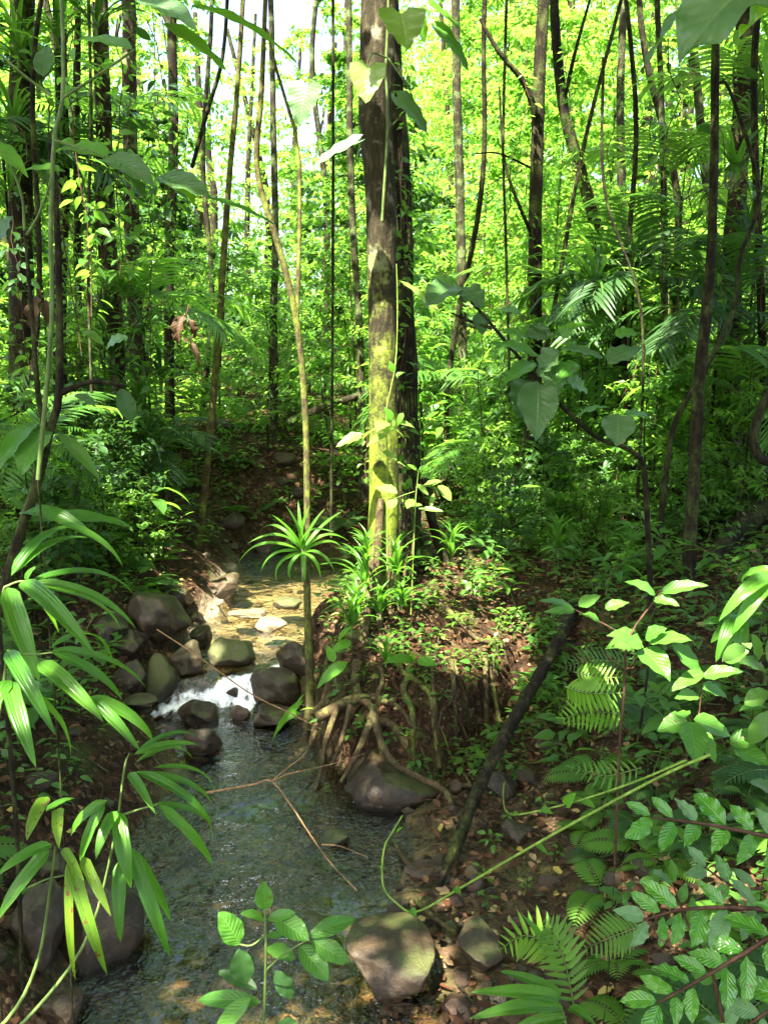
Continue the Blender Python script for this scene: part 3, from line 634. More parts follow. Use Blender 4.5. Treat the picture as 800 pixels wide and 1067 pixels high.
def big_tree(name, label, path, rads, bark, shade_crowns=None, sides=18, bump=.10, branches=(), cat='tree', group=None, leaf='leaf_mid', extend=None, lsz=.2):
    P = path; rads = np.asarray(rads, float)
    if extend is not None:
        top = P[-1]; e = np.array(extend, float); Q = smooth_path([P[-4], top, (top+e)/2+[.1, 0, .1], e], 14)[5:]
        rads = np.r_[rads, np.linspace(rads[-1], rads[-1]*.5, len(Q))]; P = np.vstack([P, Q])
    base = P[0].copy(); root = thing(name, label, cat, base, group); g = G()
    P = P-base; P = np.vstack([P[0]-[0, 0, .4], P]); rads = np.r_[rads[0]*1.15, rads]
    tube(g, smooth_path(P, 60), np.interp(np.linspace(0, 1, 60), np.linspace(0, 1, len(rads)), rads), sides, bump=bump)
    tr = g.build('trunk', M[bark], root)
    for bp, r1, r2 in branches:
        g = G(); tube(g, np.array(bp)-base, np.linspace(r1, r2, len(bp)), 7, bump=.1); g.build('branch', M[bark], root)
    if shade_crowns:
        g = G(); gb = G(); tip = P[-1]
        for (c, r, n, s) in shade_crowns:
            cc = crown(g, c, r, n, lsz, s)
            for q in cc[::3]:
                q = q-base; a = P[-1]*.8+P[-6]*.2; mid = (a+q)/2+[0, 0, -.3]
                if in_beam(smooth_path([a, mid, q], 30)[6:]+base).any() and rng.random() < .97: continue
                tube(gb, smooth_path([a, mid, q], 7), np.linspace(max(.02, rads[-1]*.5), .012, 7), 5, cap=False)
        for V in g.V: V -= base.astype(np.float32)
        if gb.V: gb.build('limbs', M[bark], root)
        g.build('crown', M[leaf], root)  # mostly unseen crown, added to shade the foreground and shape sun patches
    return root
def pr(w, Y): return w/2/FPX*dep_at(Y)
# main mossy tree
MY = 7.6
path = px_path([(396, 655, MY), (398, 600, MY), (400, 500, MY), (399, 400, MY), (398, 300, MY), (396, 200, MY), (391, 130, MY), (393, 60, MY), (395, -10, MY)], 34)
rad = np.interp(np.linspace(0, 1, 34), np.linspace(0, 1, 9), [pr(w, MY) for w in (46, 36, 30, 28, 28, 29, 31, 33, 33)])
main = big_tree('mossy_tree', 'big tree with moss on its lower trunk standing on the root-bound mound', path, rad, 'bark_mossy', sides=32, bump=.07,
    shade_crowns=[((-1.6, 5.0, 8.6), (3.0, 3.2, .9), 7500, 1), ((1.2, 8.5, 10.2), (2.6, 2.6, .9), 2600, 2), ((-3.4, 2.6, 8.0), (3.0, 3.0, .9), 7500, 21), ((.8, 2.4, 7.6), (2.8, 2.6, .8), 6500, 22), ((.6, -.6, 7.8), (3.0, 2.4, .8), 7500, 23), ((-1.5, -3.2, 7.6), (3.2, 2.2, .8), 6000, 24)], extend=(.1, 7.2, 8.6))  # unseen leaf masses over and behind the camera, added to block sun and sky
mb = np.array(main.location)
def rootpart(lst, r1, r2, mat='root', n=7, bump=.15, parent=main, base=mb, name='root', npt=22, snap=False):
    g = G(); P = smooth_path([q if len(q) == 3 and isinstance(q, np.ndarray) else at(*q) for q in lst], npt)
    if snap: P[:, 2] = terrain(P[:, 0], P[:, 1])+r1*.6+.02
    P = P-base
    tube(g, P, np.interp(np.linspace(0, 1, npt), [0, .5, 1], [r1, (r1+r2)*.55, r2]), n, bump=bump); return g.build(name, M[mat], parent)
# flaring stilt roots at the foot of the tree
for lst, a, b in [
    ([(388, 590, 7.45), (378, 650, 7.2), (368, 705, 6.9), (352, 730, 6.6)], .035, .02),
    ([(392, 560, 7.45), (384, 620, 7.2), (380, 690, 6.9), (390, 720, 6.7)], .03, .022),
    ([(405, 560, 7.45), (408, 640, 7.2), (412, 690, 7.0)], .03, .02),
    ([(396, 520, 7.45), (393, 600, 7.25), (398, 680, 7.0)], .035, .025),
    ([(400, 640, 7.3), (425, 665, 7.1), (470, 672, 7.0), (500, 700, 6.8)], .04, .015),
    ([(385, 700, 6.95), (352, 722, 6.7), (325, 745, 6.6)], .05, .03),
    ([(345, 735, 6.55), (385, 712, 6.75), (420, 700, 6.9)], .035, .045),
    ([(388, 735, 6.1), (394, 765, 5.95), (410, 795, 5.8), (440, 812, 5.7), (465, 826, 5.6), (473, 852, 5.5), (485, 862, 5.45)], .028, .018),
    ([(387, 750, 6.1), (372, 785, 5.9), (355, 815, 5.8)], .03, .012),
    ([(352, 735, 6.3), (340, 770, 6.1), (335, 800, 6.0), (328, 825, 5.95)], .025, .01),
    ([(365, 735, 6.2), (356, 770, 6.05), (345, 800, 5.9)], .02, .008),
    ([(420, 660, 7.1), (445, 690, 6.7), (452, 740, 6.2), (458, 780, 6.0)], .02, .01),
    ([(505, 630, 7.0), (508, 680, 6.6), (520, 740, 6.2), (527, 770, 6.1)], .025, .012),
    ([(330, 748, 6.35), (375, 728, 6.4), (425, 735, 6.35), (480, 715, 6.5)], .045, .022),
    ([(372, 690, 6.8), (372, 720, 6.5), (392, 745, 6.2), (398, 790, 6.0)], .042, .02),
    ([(408, 690, 6.8), (430, 720, 6.4), (436, 760, 6.1), (425, 800, 5.95)], .036, .014),
    ([(430, 640, 7.4), (480, 640, 7.2), (530, 655, 7.0)], .03, .012),
    ([(470, 690, 6.7), (475, 740, 6.2), (470, 790, 6.0)], .012, .006)]:
    rootpart(lst, a, b, snap=lst[-1][0] > 452 and lst[0][0] > 415)
for k_ in range(22):
    x, y = rng.uniform(-.6, 1.0), rng.uniform(6.2, 7.4); r1 = .007+.034*rng.random()**2; P_ = []; vx = rng.normal()*.8
    for _k in range(14):
        P_.append(np.array([x, y, gz(x, y)+r1*.5+(.03*rng.random() if _k > 3 else 0)])); x += vx*.07+rng.normal()*.03; y -= .10; vx += rng.normal()*.35
        if y < 5.75: break
    rootpart(P_, r1, r1*.4, ['root', 'root_red', 'bark_slim'][k_ % 3], 6, .15)
g = G()
for _ in range(230):
    x = rng.uniform(-.68, .75); y0 = 5.95+rng.random()*.8+max(0, x-.35)*1.2; p = np.array([x, y0, gz(x, y0)+.02]); q = [p]
    d = np.array([rng.normal()*.3, -1, -.2])
    for k in range(5):
        d = unit(d+rng.normal(size=3)*[.5, .25, .3]+[0, 0, -.25]); p = p+d*rng.uniform(.04, .11); p[2] = max(p[2], gz(p[0], p[1])+.012) if k < 3 else p[2]; q.append(p)
    tube(g, smooth_path(q, 9)-mb, np.linspace(rng.uniform(.003, .008), .0015, 9), 4, cap=False)
rt = g.build('rootlets', M['root_red'], main); rt['kind'] = 'stuff'
# second dark trunk behind
Y2 = 8.5
path = px_path([(432, 640, Y2), (425, 560, Y2), (424, 450, Y2), (422, 350, Y2), (418, 250, Y2), (414, 150, Y2), (408, 60, Y2), (404, -10, Y2)], 30)
rad = np.interp(np.linspace(0, 1, 30), np.linspace(0, 1, 8), [pr(w, Y2) for w in (50, 30, 24, 21, 21, 20, 18, 18)])
second = big_tree('dark_tree', 'dark vine-wrapped tree standing close behind the big mossy trunk', path, rad, 'bark_dark', sides=22, bump=.2, shade_crowns=[((1.6, 9.5, 11.2), (2.8, 2.4, .9), 2600, 3)], extend=(.5, 8.8, 10.2))
sb = np.array(second.location)
for lst, a, b in [([(436, 560, 8.4), (450, 600, 8.2), (475, 630, 8.0)], .09, .02), ([(425, 540, 8.35), (430, 600, 8.15), (440, 640, 8.0)], .09, .03), ([(440, 500, 8.45), (458, 570, 8.5), (480, 610, 8.5)], .06, .015), ([(415, 560, 8.35), (413, 620, 8.1)], .06, .04)]:
    rootpart(lst, a, b, 'bark_dark', 9, .15, second, sb, 'buttress_root')
for k in range(9):
    x0 = rng.uniform(414, 438); rootpart([(x0, 640, 8.2), (x0+rng.normal()*5, 480, 8.28), (x0-7+rng.normal()*4, 300, 8.28), (x0-15, 90, 8.28)], .012, .006, 'bark_dark', 5, .1, second, sb, 'climbing_stem', 16)
# other trunks: (label, bark, px list, widths, added shade crown)
def simple(name, label, bark, lst, ws, shade_crowns=None, ext=None, branches=(), leaf='leaf_mid', sides=12, lsz=.2):
    path = px_path(lst, 26); n = len(ws); Ym = lst[0][2]
    rad = np.interp(np.linspace(0, 1, 26), np.linspace(0, 1, n), [pr(w*.84, Ym) for w in ws])
    return big_tree(name, label, path, rad, bark, shade_crowns, sides, .12, branches, extend=ext, leaf=leaf, lsz=lsz)
def br(lst, r1, r2, n=10): return (px_path(lst, n), r1, r2)
simple('rainforest_tree', 'thick dark trunk nearest the left edge, hung with strap leaves', 'bark_dark', [(25, 470, 10.5), (22, 300, 10.5), (22, 150, 10.5), (24, -10, 10.5)], (34, 28, 27, 26), [((-4.6, 8.0, 9.2), (3, 2.8, 1), 3000, 5), ((-5.6, 5, 8.4), (2.6, 2.6, 1), 5500, 25), ((-5.4, .5, 7.8), (2.8, 2.8, .9), 5500, 26)], (-4.3, 9.4, 9.6))
simple('rainforest_tree', 'thin dark trunk beside the thick one at the left edge', 'bark_dark', [(66, 480, 11), (62, 330, 11), (66, 200, 11), (62, -10, 11)], (18, 16, 15, 14), None, (-4, 11, 9.5))
simple('rainforest_tree', 'pale mottled trunk covered with strap-leaved clumps on the left', 'bark_red', [(128, 500, 11), (124, 400, 11), (113, 250, 11), (108, 120, 11), (104, -10, 11)], (24, 20, 20, 18, 17), [((-3.4, 10, 10.2), (2.4, 2.2, 1), 1200, 6)], (-3.2, 10.4, 9.8))
simple('rainforest_tree', 'reddish trunk just right of the pale mottled one', 'bark_red', [(150, 520, 12.5), (142, 350, 12.5), (137, 200, 12.5), (134, -10, 12.5)], (20, 18, 17, 15), [((-3, 13, 12), (2.4, 2.2, 1), 700, 7)], (-3.3, 12.6, 11))
simple('rainforest_tree', 'slender dark trunk fourth from the left edge, near the leaning sapling', 'bark_dark', [(178, 480, 14), (176, 300, 14), (181, 150, 14), (178, -10, 14)], (13, 12, 11, 11))
simple('rainforest_tree', 'thin dark stem between the thick left trunk and the pale mottled trunk', 'bark_dark', [(86, 500, 12), (82, 300, 12), (80, 120, 12), (82, -10, 12)], (9, 8, 8, 7))
simple('leaning_sapling', 'mossy slender sapling leaning right above the back of the pool', 'bark_slim', [(203, 588, 11.2), (214, 500, 11.2), (222, 420, 11.2), (229, 330, 11.2), (237, 210, 11.2), (247, 95, 11.2), (254, -10, 11.2)], (11, 10, 9, 8, 7, 6, 5), None, (-1.9, 11.4, 9), sides=9)
slim = simple('slim_mossy_tree', 'slim curving mossy tree standing in front of the pool with a palm-like tuft', 'bark_slim', [(323, 712, 7.0), (320, 620, 7.0), (320, 520, 7.0), (318, 430, 7.0), (309, 335, 7.0), (290, 255, 7.0), (268, 178, 7.0), (273, 90, 7.0), (277, -10, 7.0)], (11, 9, 8.5, 8, 8, 7.5, 6.5, 6, 5), None, (-.9, 7, 7.6), sides=10,
   branches=[br([(309, 335, 7), (312, 240, 7.1), (310, 150, 7.2), (290, 80, 7.2), (278, 30, 7.2)], .02, .01)])
simple('rainforest_tree', 'thin dark trunk in the bright gap just left of the big mossy trunk', 'bark_grey', [(377, 500, 13), (376, 400, 13), (374, 330, 13), (366, 200, 13), (363, -10, 13)], (10, 9, 8, 8, 7))
simple('rainforest_tree', 'straight dark trunk with side branches right of centre', 'bark_dark', [(556, 480, 11.5), (557, 330, 11.5), (558, 200, 11.5), (561, 100, 11.5), (566, -10, 11.5)], (20, 17, 15, 14, 14), [((2.6, 11.6, 11), (2.3, 2, 1), 1600, 8)], (2.3, 11.4, 10),
   branches=[br([(558, 120, 11.4), (545, 85, 11.3), (520, 55, 11.2), (500, 20, 11.2)], .045, .02), br([(556, 250, 11.4), (535, 200, 11.2), (524, 160, 11.2), (520, 90, 11.2)], .025, .012), br([(553, 175, 11.4), (520, 160, 11.2), (495, 160, 11.1)], .015, .008)])
simple('rainforest_tree', 'dark trunk leaning left right of the straight branched one', 'bark_dark', [(652, 440, 12), (640, 335, 12), (624, 250, 12), (604, 175, 12), (588, 120, 12), (580, 50, 12), (576, -10, 12)], (18, 16, 15, 13, 12, 11, 10), None, (2.1, 12, 10),
   branches=[br([(586, 110, 12), (600, 50, 11.8), (617, -10, 11.8)], .03, .015)])
simple('dark_pole_tree', 'nearly black straight pole-like trunk on the right bank', 'bark_dark', [(716, 612, 7.6), (722, 500, 7.6), (728, 400, 7.6), (738, 300, 7.6), (743, 200, 7.6), (745, 50, 7.6), (746, -10, 7.6)], (17, 15, 14, 12, 10, 9, 9), [((3.0, 5.2, 7.8), (2.6, 2.8, .8), 5500, 9)], (3.1, 7.2, 7.8), sides=12)
simple('rainforest_tree', 'wide dark trunk wrapped in climbers just left of the right edge', 'bark_red', [(757, 470, 10.5), (760, 330, 10.5), (768, 200, 10.5), (773, 100, 10.5), (776, -10, 10.5)], (30, 26, 22, 20, 20), [((4.6, 8, 9.4), (2.6, 2.6, 1), 4500, 10), ((4.6, 3.6, 7.8), (2.6, 3.0, .8), 7000, 30), ((4.8, -.5, 7.6), (2.6, 2.6, .8), 5000, 31)], (4.6, 9.8, 9.6))
simple('rainforest_tree', 'thin forked dark stem between the black pole trunk and the right edge', 'bark_dark', [(686, 560, 8.2), (700, 450, 8.2), (725, 400, 8.2), (762, 330, 8.2), (770, 270, 8.2), (790, 200, 8.2), (760, 95, 8.2), (745, 88, 8.2)], (8, 7, 7, 6, 5, 5, 4, 3), sides=8)
simple('rainforest_tree', 'thin dark trunk behind the black pole trunk, left of it', 'bark_grey', [(690, 500, 12), (692, 300, 12), (690, 150, 12), (684, -10, 12)], (9, 8, 7, 6))
simple('rainforest_tree', 'hazy brown trunk left of the leaning dark one in the right backdrop', 'bark_grey', [(652, 420, 15), (648, 230, 15), (646, 100, 15), (650, -10, 15)], (12, 10, 9, 8))
simple('rainforest_tree', 'distant dark trunk midway between the mossy trunk and the branched one', 'bark_grey', [(482, 420, 15), (480, 250, 15), (476, 100, 15), (474, -10, 15)], (13, 11, 10, 9))
simple('rainforest_tree', 'thin leaning trunk at the top between the two rightmost trunks', 'bark_dark', [(800, 520, 9.5), (792, 300, 9.5), (785, 100, 9.5), (790, -10, 9.5)], (11, 9, 8, 8))
simple('rainforest_tree', 'slender trunk in the bright gap right of the leaning sapling', 'bark_grey', [(286, 480, 14), (285, 330, 14), (287, 250, 14), (282, -10, 14)], (11, 9, 8, 6))
# extra dark straight saplings in the middle distance
for i, (px, Y, w) in enumerate([(462, 12.5, 6), (528, 11, 5), (668, 11, 6), (340, 18, 7), (208, 15, 6), (95, 15, 9), (45, 13.5, 8), (10, 14, 10), (710, 15, 9), (780, 14, 11), (12, 9.5, 6)]):
    p = at(px, 400, Y); b = np.array([p[0], Y, gz(p[0], Y)]); pts_ = [b]
    a_ = rng.normal(size=2)*.22
    for k in range(1, 6): pts_.append(b+np.array([a_[0]*k+.13*rng.normal(), a_[1]*k, k*2.2]))
    zi = zone_px(b+[0, 0, 1]); P_ = smooth_path(pts_, 20)
    big_tree('bare_sapling', 'bare dark sapling '+ZT[zi], P_, np.linspace(pr(w, Y), pr(w, Y)*.5, 20), ['bark_dark', 'bark_grey'][i % 2], sides=8, group='bare sapling stems '+ZT[zi])
# lianas
def liana(label, lst, w, mat='bark_dark', name='liana', group=None, n=30, cat='vine'):
    g = G(); P = px_path(lst, n); b = P[-1].copy(); tube(g, P-b, pr(w, lst[0][2]), 6, bump=.1)
    return tag(g.build(name, M[mat], None, [float(v) for v in b]), label, cat, group)
liana('thin dark liana hanging straight left of the big mossy trunk', [(347, -20, 9), (347, 200, 9), (346, 400, 9), (345, 560, 9)], 3.2)
liana('thick hooked liana at the right edge below the climber-wrapped trunk', [(815, 395, 6.5), (795, 420, 6.5), (785, 455, 6.5), (792, 478, 6.5), (815, 485, 6.5)], 9)
liana('thin hanging liana beside the straight branched trunk', [(528, -20, 10), (524, 150, 10), (527, 260, 10), (531, 420, 10)], 3)
liana('looping liana arching over the tree tops left of the mossy trunk', [(200, 175, 12), (215, 120, 12), (232, 60, 12), (238, -20, 12)], 4)
liana('pale liana dangling between the dark trunks on the left', [(92, -20, 9), (95, 120, 9), (92, 260, 9), (96, 420, 9)], 3, 'bark_grey')
liana('thin vertical liana near the right edge behind the pole trunk', [(628, 60, 9), (630, 200, 9), (668, 330, 9), (664, 520, 9)], 3)
liana('pale climbing stem at the foot of the dark vine-wrapped tree', [(428, 520, 7.9), (430, 570, 7.8), (425, 640, 7.5)], 3.5, 'root')
liana('pale climbing stem running beside the mossy trunk foot', [(418, 525, 7.9), (424, 560, 7.8), (421, 600, 7.6)], 3, 'root')
# fallen log
A_ = hit(600, 645)+[0, .1, .08]; B_ = hit(455, 932)+[0, 0, .05]; lp = np.array([A_+(B_-A_)*t+[.02*math.sin(t*7), 0, .05*math.sin(t*3.1)] for t in np.linspace(0, 1, 26)])
g = G(); b = lp[-1].copy(); tube(g, lp-b, np.interp(np.linspace(0, 1, 26), [0, .04, .9, 1], [.03, .05, .036, .015]), 18, bump=.34)
tag(g.build('fallen_log', M['log'], None, [float(v) for v in b]), 'dark rotting log leaning from the mound down to the litter bar', 'log')
# other sticks lying about
def stick(label, lst, r1, r2, mat, name='fallen_branch', group=None, cat='branch', n=18):
    g = G(); P = smooth_path([q if isinstance(q, np.ndarray) else at(*q) for q in lst], n); b = P[0].copy(); tube(g, P-b, np.linspace(r1, r2, n), 7, bump=.15)
    return tag(g.build(name, M[mat], None, [float(v) for v in b]), label, cat, group)
H3 = lambda x, y, dz=.03: hit(x, y)+np.array([0, 0, dz])
stick('reddish root lying across the shallows left of the log foot', [H3(402, 868), H3(425, 905), H3(452, 916)], .018, .012, 'root')
stick('reddish stick lying on the slab at the foot of the log', [H3(432, 952, .05), H3(455, 968, .05), H3(474, 984, .05)], .017, .012, 'root')
stick('dead branch lying on the back bank beside the leaning sapling', [H3(350, 470, .3), H3(320, 455, .5), H3(290, 470, .4)], .05, .03, 'bark_grey')
stick('fallen trunk slanting through the gap left of the mossy trunk', [at(300, 440, 13), at(350, 420, 13), at(400, 405, 13)], .06, .05, 'bark_grey')
stick('brown gnarled log on the slope at the right edge', [H3(740, 590, .02), H3(770, 560, .1), H3(812, 535, .15)], .09, .16, 'log', 'fallen_log', cat='log')
stick('short dead branch on the slope right of the fallen log', [H3(565, 760, .04), H3(578, 775, .06), H3(600, 768, .03)], .014, .006, 'root')
# twig over the water
def twig(label, parts, mat='twig', name='dry_twig', cat='twig', r=(.006, .0025)):
    b = at(*parts[0][0]); root = thing(name, label, cat, b)
    for i, l in enumerate(parts):
        g = G(); P = px_path(l, 22)-b; s = 1 if i == 0 else .7; tube(g, P, np.linspace(r[0]*s, r[1]*s, 22), 6, bump=.15); g.build('stem' if i == 0 else 'side_twig', M[mat], root)
    return root
twig('crooked dry twig hanging over the near stream', [[(215, 826, 4.2), (262, 818, 4.2), (283, 814, 4.2), (305, 842, 4.1), (322, 868, 4.05), (345, 900, 4.0), (372, 928, 4.0)], [(283, 814, 4.2), (302, 806, 4.2), (330, 800, 4.3), (360, 792, 4.4), (380, 785, 4.5)], [(335, 880, 4.0), (355, 882, 4.0), (384, 894, 4.0)], [(283, 814, 4.2), (300, 800, 4.2), (318, 785, 4.2), (325, 765, 4.2)]])
twig('long straight straw-coloured twig slanting across the cascade', [[(164, 656, 6.2), (205, 683, 6.0), (260, 722, 5.8), (300, 742, 5.7), (335, 760, 5.6)]], r=(.005, .004))
# ------------------------------------------------------------------ hand placed leaves
def leaf_part(root, base, B, T, w, mat, shape, arch=.1, up=None, nu=7, nv=12, seed=0, fold=.10, pleat=0, wave=.05, twist=0., hole=0, name='leaf'):
    L = np.linalg.norm(T-B); nrm = np.array([0, -.55, .85]) if up is None else np.asarray(up, float)
    TV = T_grid(shape, w/L, nu, nv, arch, fold, wave, pleat, twist, seed, hole); g = G()
    scatter(g, TV, np.array([B-base]), np.array([T-B]), nrm, [L], np.array([random.random()])); return g.build(name, mat, root)
def plant(name, label, cat, stems, leaves, smat, lmat, shape, Yd, group=None, wf=1., srad=(.006, .003), arch=.1, **kw):
    """stems: lists of (px,py,Y). leaves: (x0,y0,x1,y1,w[,dY0,dY1,mat])"""
    b = at(*stems[0][0]) if stems else at(leaves[0][0], leaves[0][1], Yd); root = thing(name, label, cat, b, group)
    for i, s in enumerate(stems):
        if i == 0 and name not in ('overhanging_branch', 'heart_leaved_climber', 'dead_palm_leaf', 'mound_seedling') and b[2] > gz(b[0], b[1])+.05:
            q = b-[.04, -.06, 0]; q[2] = gz(q[0], q[1])-.03; g = G(); tube(g, smooth_path([q, (q+b)/2+[.02, 0, 0], b], 10)-b, srad[0]*.45, 7, bump=.05); g.build('stem', M['bark_dark'], root)
        g = G(); s_ = 1 if i == 0 else .6; P = px_path(s, 18)-b; tube(g, P, np.linspace(srad[0], srad[1], 18)*s_, 7, bump=.05); g.build('stem' if i == 0 else 'petiole', M[smat], root)
    for i, lf in enumerate(leaves):
        x0, y0, x1, y1, w = lf[:5]; d0 = lf[5] if len(lf) > 5 else 0; d1 = lf[6] if len(lf) > 6 else rng.normal()*.02*Yd; mt = lf[7] if len(lf) > 7 else lmat
        B = at(x0, y0, Yd+d0); T = at(x1, y1, Yd+d0+d1); ar = arch*(.6+.8*rng.random())
        leaf_part(root, b, B, T, pr(w, Yd)*2*wf, M[mt], shape, ar, seed=i+int(x0), **kw)
    return root
# left foreground strap-leaved plants
K = dict(nu=9, nv=16, pleat=.05, fold=.22, wave=.02, wf=.70)
plant('strap_leaved_palm', 'uppermost drooping palm with ribbed strap leaves at the left edge', 'plant', [[(-30, 800, 2.3), (-20, 700, 2.3), (5, 612, 2.3)], [(5, 612, 2.3), (20, 606, 2.3), (36, 606, 2.3)]],
  [(8, 612, 42, 712, 30, 0, -.15), (22, 606, 100, 684, 26, 0, -.2), (34, 606, 142, 655, 16, 0, .1), (30, 606, 143, 624, 14, 0, .25), (36, 612, 128, 660, 14, 0, .2), (28, 606, 38, 590, 12), (30, 625, 62, 660, 12, 0, .3), (12, 600, 92, 560, 16, 0, .2), (12, 600, 78, 548, 18, 0, .2), (60, 545, 128, 590, 15, .1, .1)], 'stem_green', 'strap', 'strap', 2.3, arch=.16, **K)
plant('strap_leaved_palm', 'middle palm with long ribbed strap leaves arching over the left bank', 'plant', [[(-20, 830, 2.1), (0, 740, 2.1), (8, 678, 2.1)], [(8, 678, 2.1), (30, 682, 2.1), (55, 680, 2.1)]],
  [(8, 678, 58, 766, 24, 0, -.15), (10, 710, 38, 800, 26, 0, -.15), (12, 708, -20, 770, 26, 0, -.1), (40, 690, 108, 752, 26, 0, -.1), (54, 680, 128, 730, 18, 0, .1), (54, 678, 152, 716, 20, 0, .25), (52, 676, 118, 690, 13, 0, .3), (92, 726, 160, 772, 20, 0, .05), (95, 728, 146, 782, 18, 0, -.05), (20, 716, 74, 790, 20, 0, .2)], 'stem_green', 'strap', 'strap', 2.1, arch=.13, **K)
plant('strap_leaved_palm', 'palm with short ribbed strap leaves reaching over the stream edge', 'plant', [[(-40, 1120, 2.2), (30, 1060, 2.25), (90, 980, 2.3), (118, 880, 2.3), (130, 800, 2.3)], [(125, 850, 2.3), (150, 842, 2.3), (165, 838, 2.3)], [(130, 800, 2.3), (132, 792, 2.3), (135, 785, 2.3)]],
  [(140, 786, 207, 776, 14, 0, .1), (144, 782, 206, 768, 9, 0, .15), (142, 794, 200, 790, 10, 0, .2), (135, 805, 162, 848, 15, 0, -.1), (142, 804, 222, 858, 15, 0, 0), (150, 806, 222, 838, 12, 0, .12), (160, 800, 224, 828, 9, 0, .2), (165, 838, 222, 902, 17, 0, .05), (158, 838, 220, 880, 12, 0, .2),
   (112, 834, 74, 872, 18, 0, 0), (110, 836, 84, 900, 18, 0, -.05), (122, 845, 100, 896, 19, 0, -.1), (124, 846, 137, 926, 25, 0, -.1), (126, 895, 126, 982, 22, 0, -.1), (135, 882, 178, 998, 22, 0, -.1), (140, 885, 178, 960, 14, 0, .1)], 'stem_green', 'strap', 'strap', 2.3, arch=.14, **K)
plant('strap_leaved_palm', 'yellowing spotted strap-leaved palm at the bottom left', 'plant', [[(-60, 1120, 2.0), (10, 1060, 2.05), (40, 1000, 2.1), (52, 930, 2.1), (58, 882, 2.1)], [(30, 925, 2.1), (50, 916, 2.1), (68, 912, 2.1)]],
  [(55, 880, -5, 914, 20, 0, -.1, 'strap'), (52, 886, -4, 962, 24, 0, -.1, 'strap'), (50, 830, 28, 876, 22, 0, -.1), (62, 842, 62, 884, 18, 0, -.1), (66, 884, 88, 918, 14, 0, -.1), (72, 890, 112, 1016, 20, 0, -.1), (74, 888, 79, 1022, 14, 0, -.1), (86, 893, 116, 955, 17, 0, -.1), (48, 846, 78, 832, 12, 0, .1, 'strap')], 'stem_green', 'strap_y', 'strap', 2.1, arch=.10, **K)
# tall foreground sapling on the left
KB = dict(nu=9, nv=16, fold=.12, wave=.04)
plant('tall_sapling', 'tall thin sapling with big soft leaves rising along the left edge', 'sapling', [[(40, 500, 3.0), (54, 340, 3.0), (53, 240, 3.0), (57, 146, 3.0), (66, 98, 3.0), (65, 0, 3.0), (64, -30, 3.0)], [(57, 146, 3.0), (85, 155, 2.95), (112, 165, 2.9)], [(66, 102, 3.0), (100, 80, 2.95), (140, 52, 2.9)], [(54, 100, 3.0), (25, 78, 3.0), (-5, 52, 3.0)], [(28, 245, 3), (40, 225, 3), (53, 190, 3)], [(26, 240, 3), (22, 200, 3), (0, 145, 3)]],
  [(137, 52, 76, 42, 24, -.1, .1, 'big'), (112, 165, 58, 158, 30, -.1, .15, 'big_lit'), (112, 163, 162, 196, 32, -.1, -.1, 'big_grey'), (125, 178, 150, 208, 36, -.05, .1, 'leaf_dark'), (-2, 30, 46, 44, 14, 0, .1, 'big_lit'), (165, 184, 222, 208, 34, -.1, -.05, 'big_grey'), (168, 186, 205, 216, 30, -.05, .15, 'big_lit'), (215, 206, 292, 238, 12, -.1, .1, 'big'), (62, 178, 22, 178, 18, 0, .1, 'big_lit'), (45, 80, 52, 48, 20, .1, .1, 'big_grey'), (-10, 150, 30, 185, 20, 0, -.1, 'big_lit'), (0, 250, 14, 225, 30, 0, 0, 'big_grey')], 'stem_green', 'big', 'ovate', 3.0, srad=(.008, .006), arch=.06, **KB)
plant('forked_sapling', 'dark forked sapling with long narrow leaves at the left edge', 'sapling', [[(-2, 640, 3.6), (20, 560, 3.6), (40, 500, 3.6), (52, 450, 3.6), (62, 410, 3.6), (62, 300, 3.6), (58, 200, 3.6), (52, 150, 3.6)], [(50, 455, 3.6), (40, 410, 3.6), (34, 330, 3.6), (26, 240, 3.65)], [(62, 410, 3.6), (95, 398, 3.6), (130, 402, 3.6)]],
  [(60, 452, 104, 500, 14, 0, -.1), (52, 448, 22, 496, 30, 0, -.2, 'big'), (40, 440, 0, 490, 22, 0, -.2, 'strap'), (-5, 500, 38, 440, 16, 0, 0, 'strap'), (20, 535, 95, 556, 18, 0, -.1, 'strap'), (15, 545, 136, 548, 18, 0, .1, 'strap'), (42, 396, 66, 412, 18, 0, .1, 'big_lit'), (66, 404, 92, 410, 14, 0, .1), (78, 412, 100, 424, 12, 0, 0, 'big_grey'), (112, 362, 134, 352, 20, .2, 0, 'big_pale'), (85, 345, 108, 360, 12, 0, 0, 'leaf_seed'), (125, 405, 138, 440, 20, .2, 0, 'leaf_dark')], 'bark_dark', 'leaf_seed', 'ell', 3.6, srad=(.024, .010), arch=.12, nu=7, nv=14)
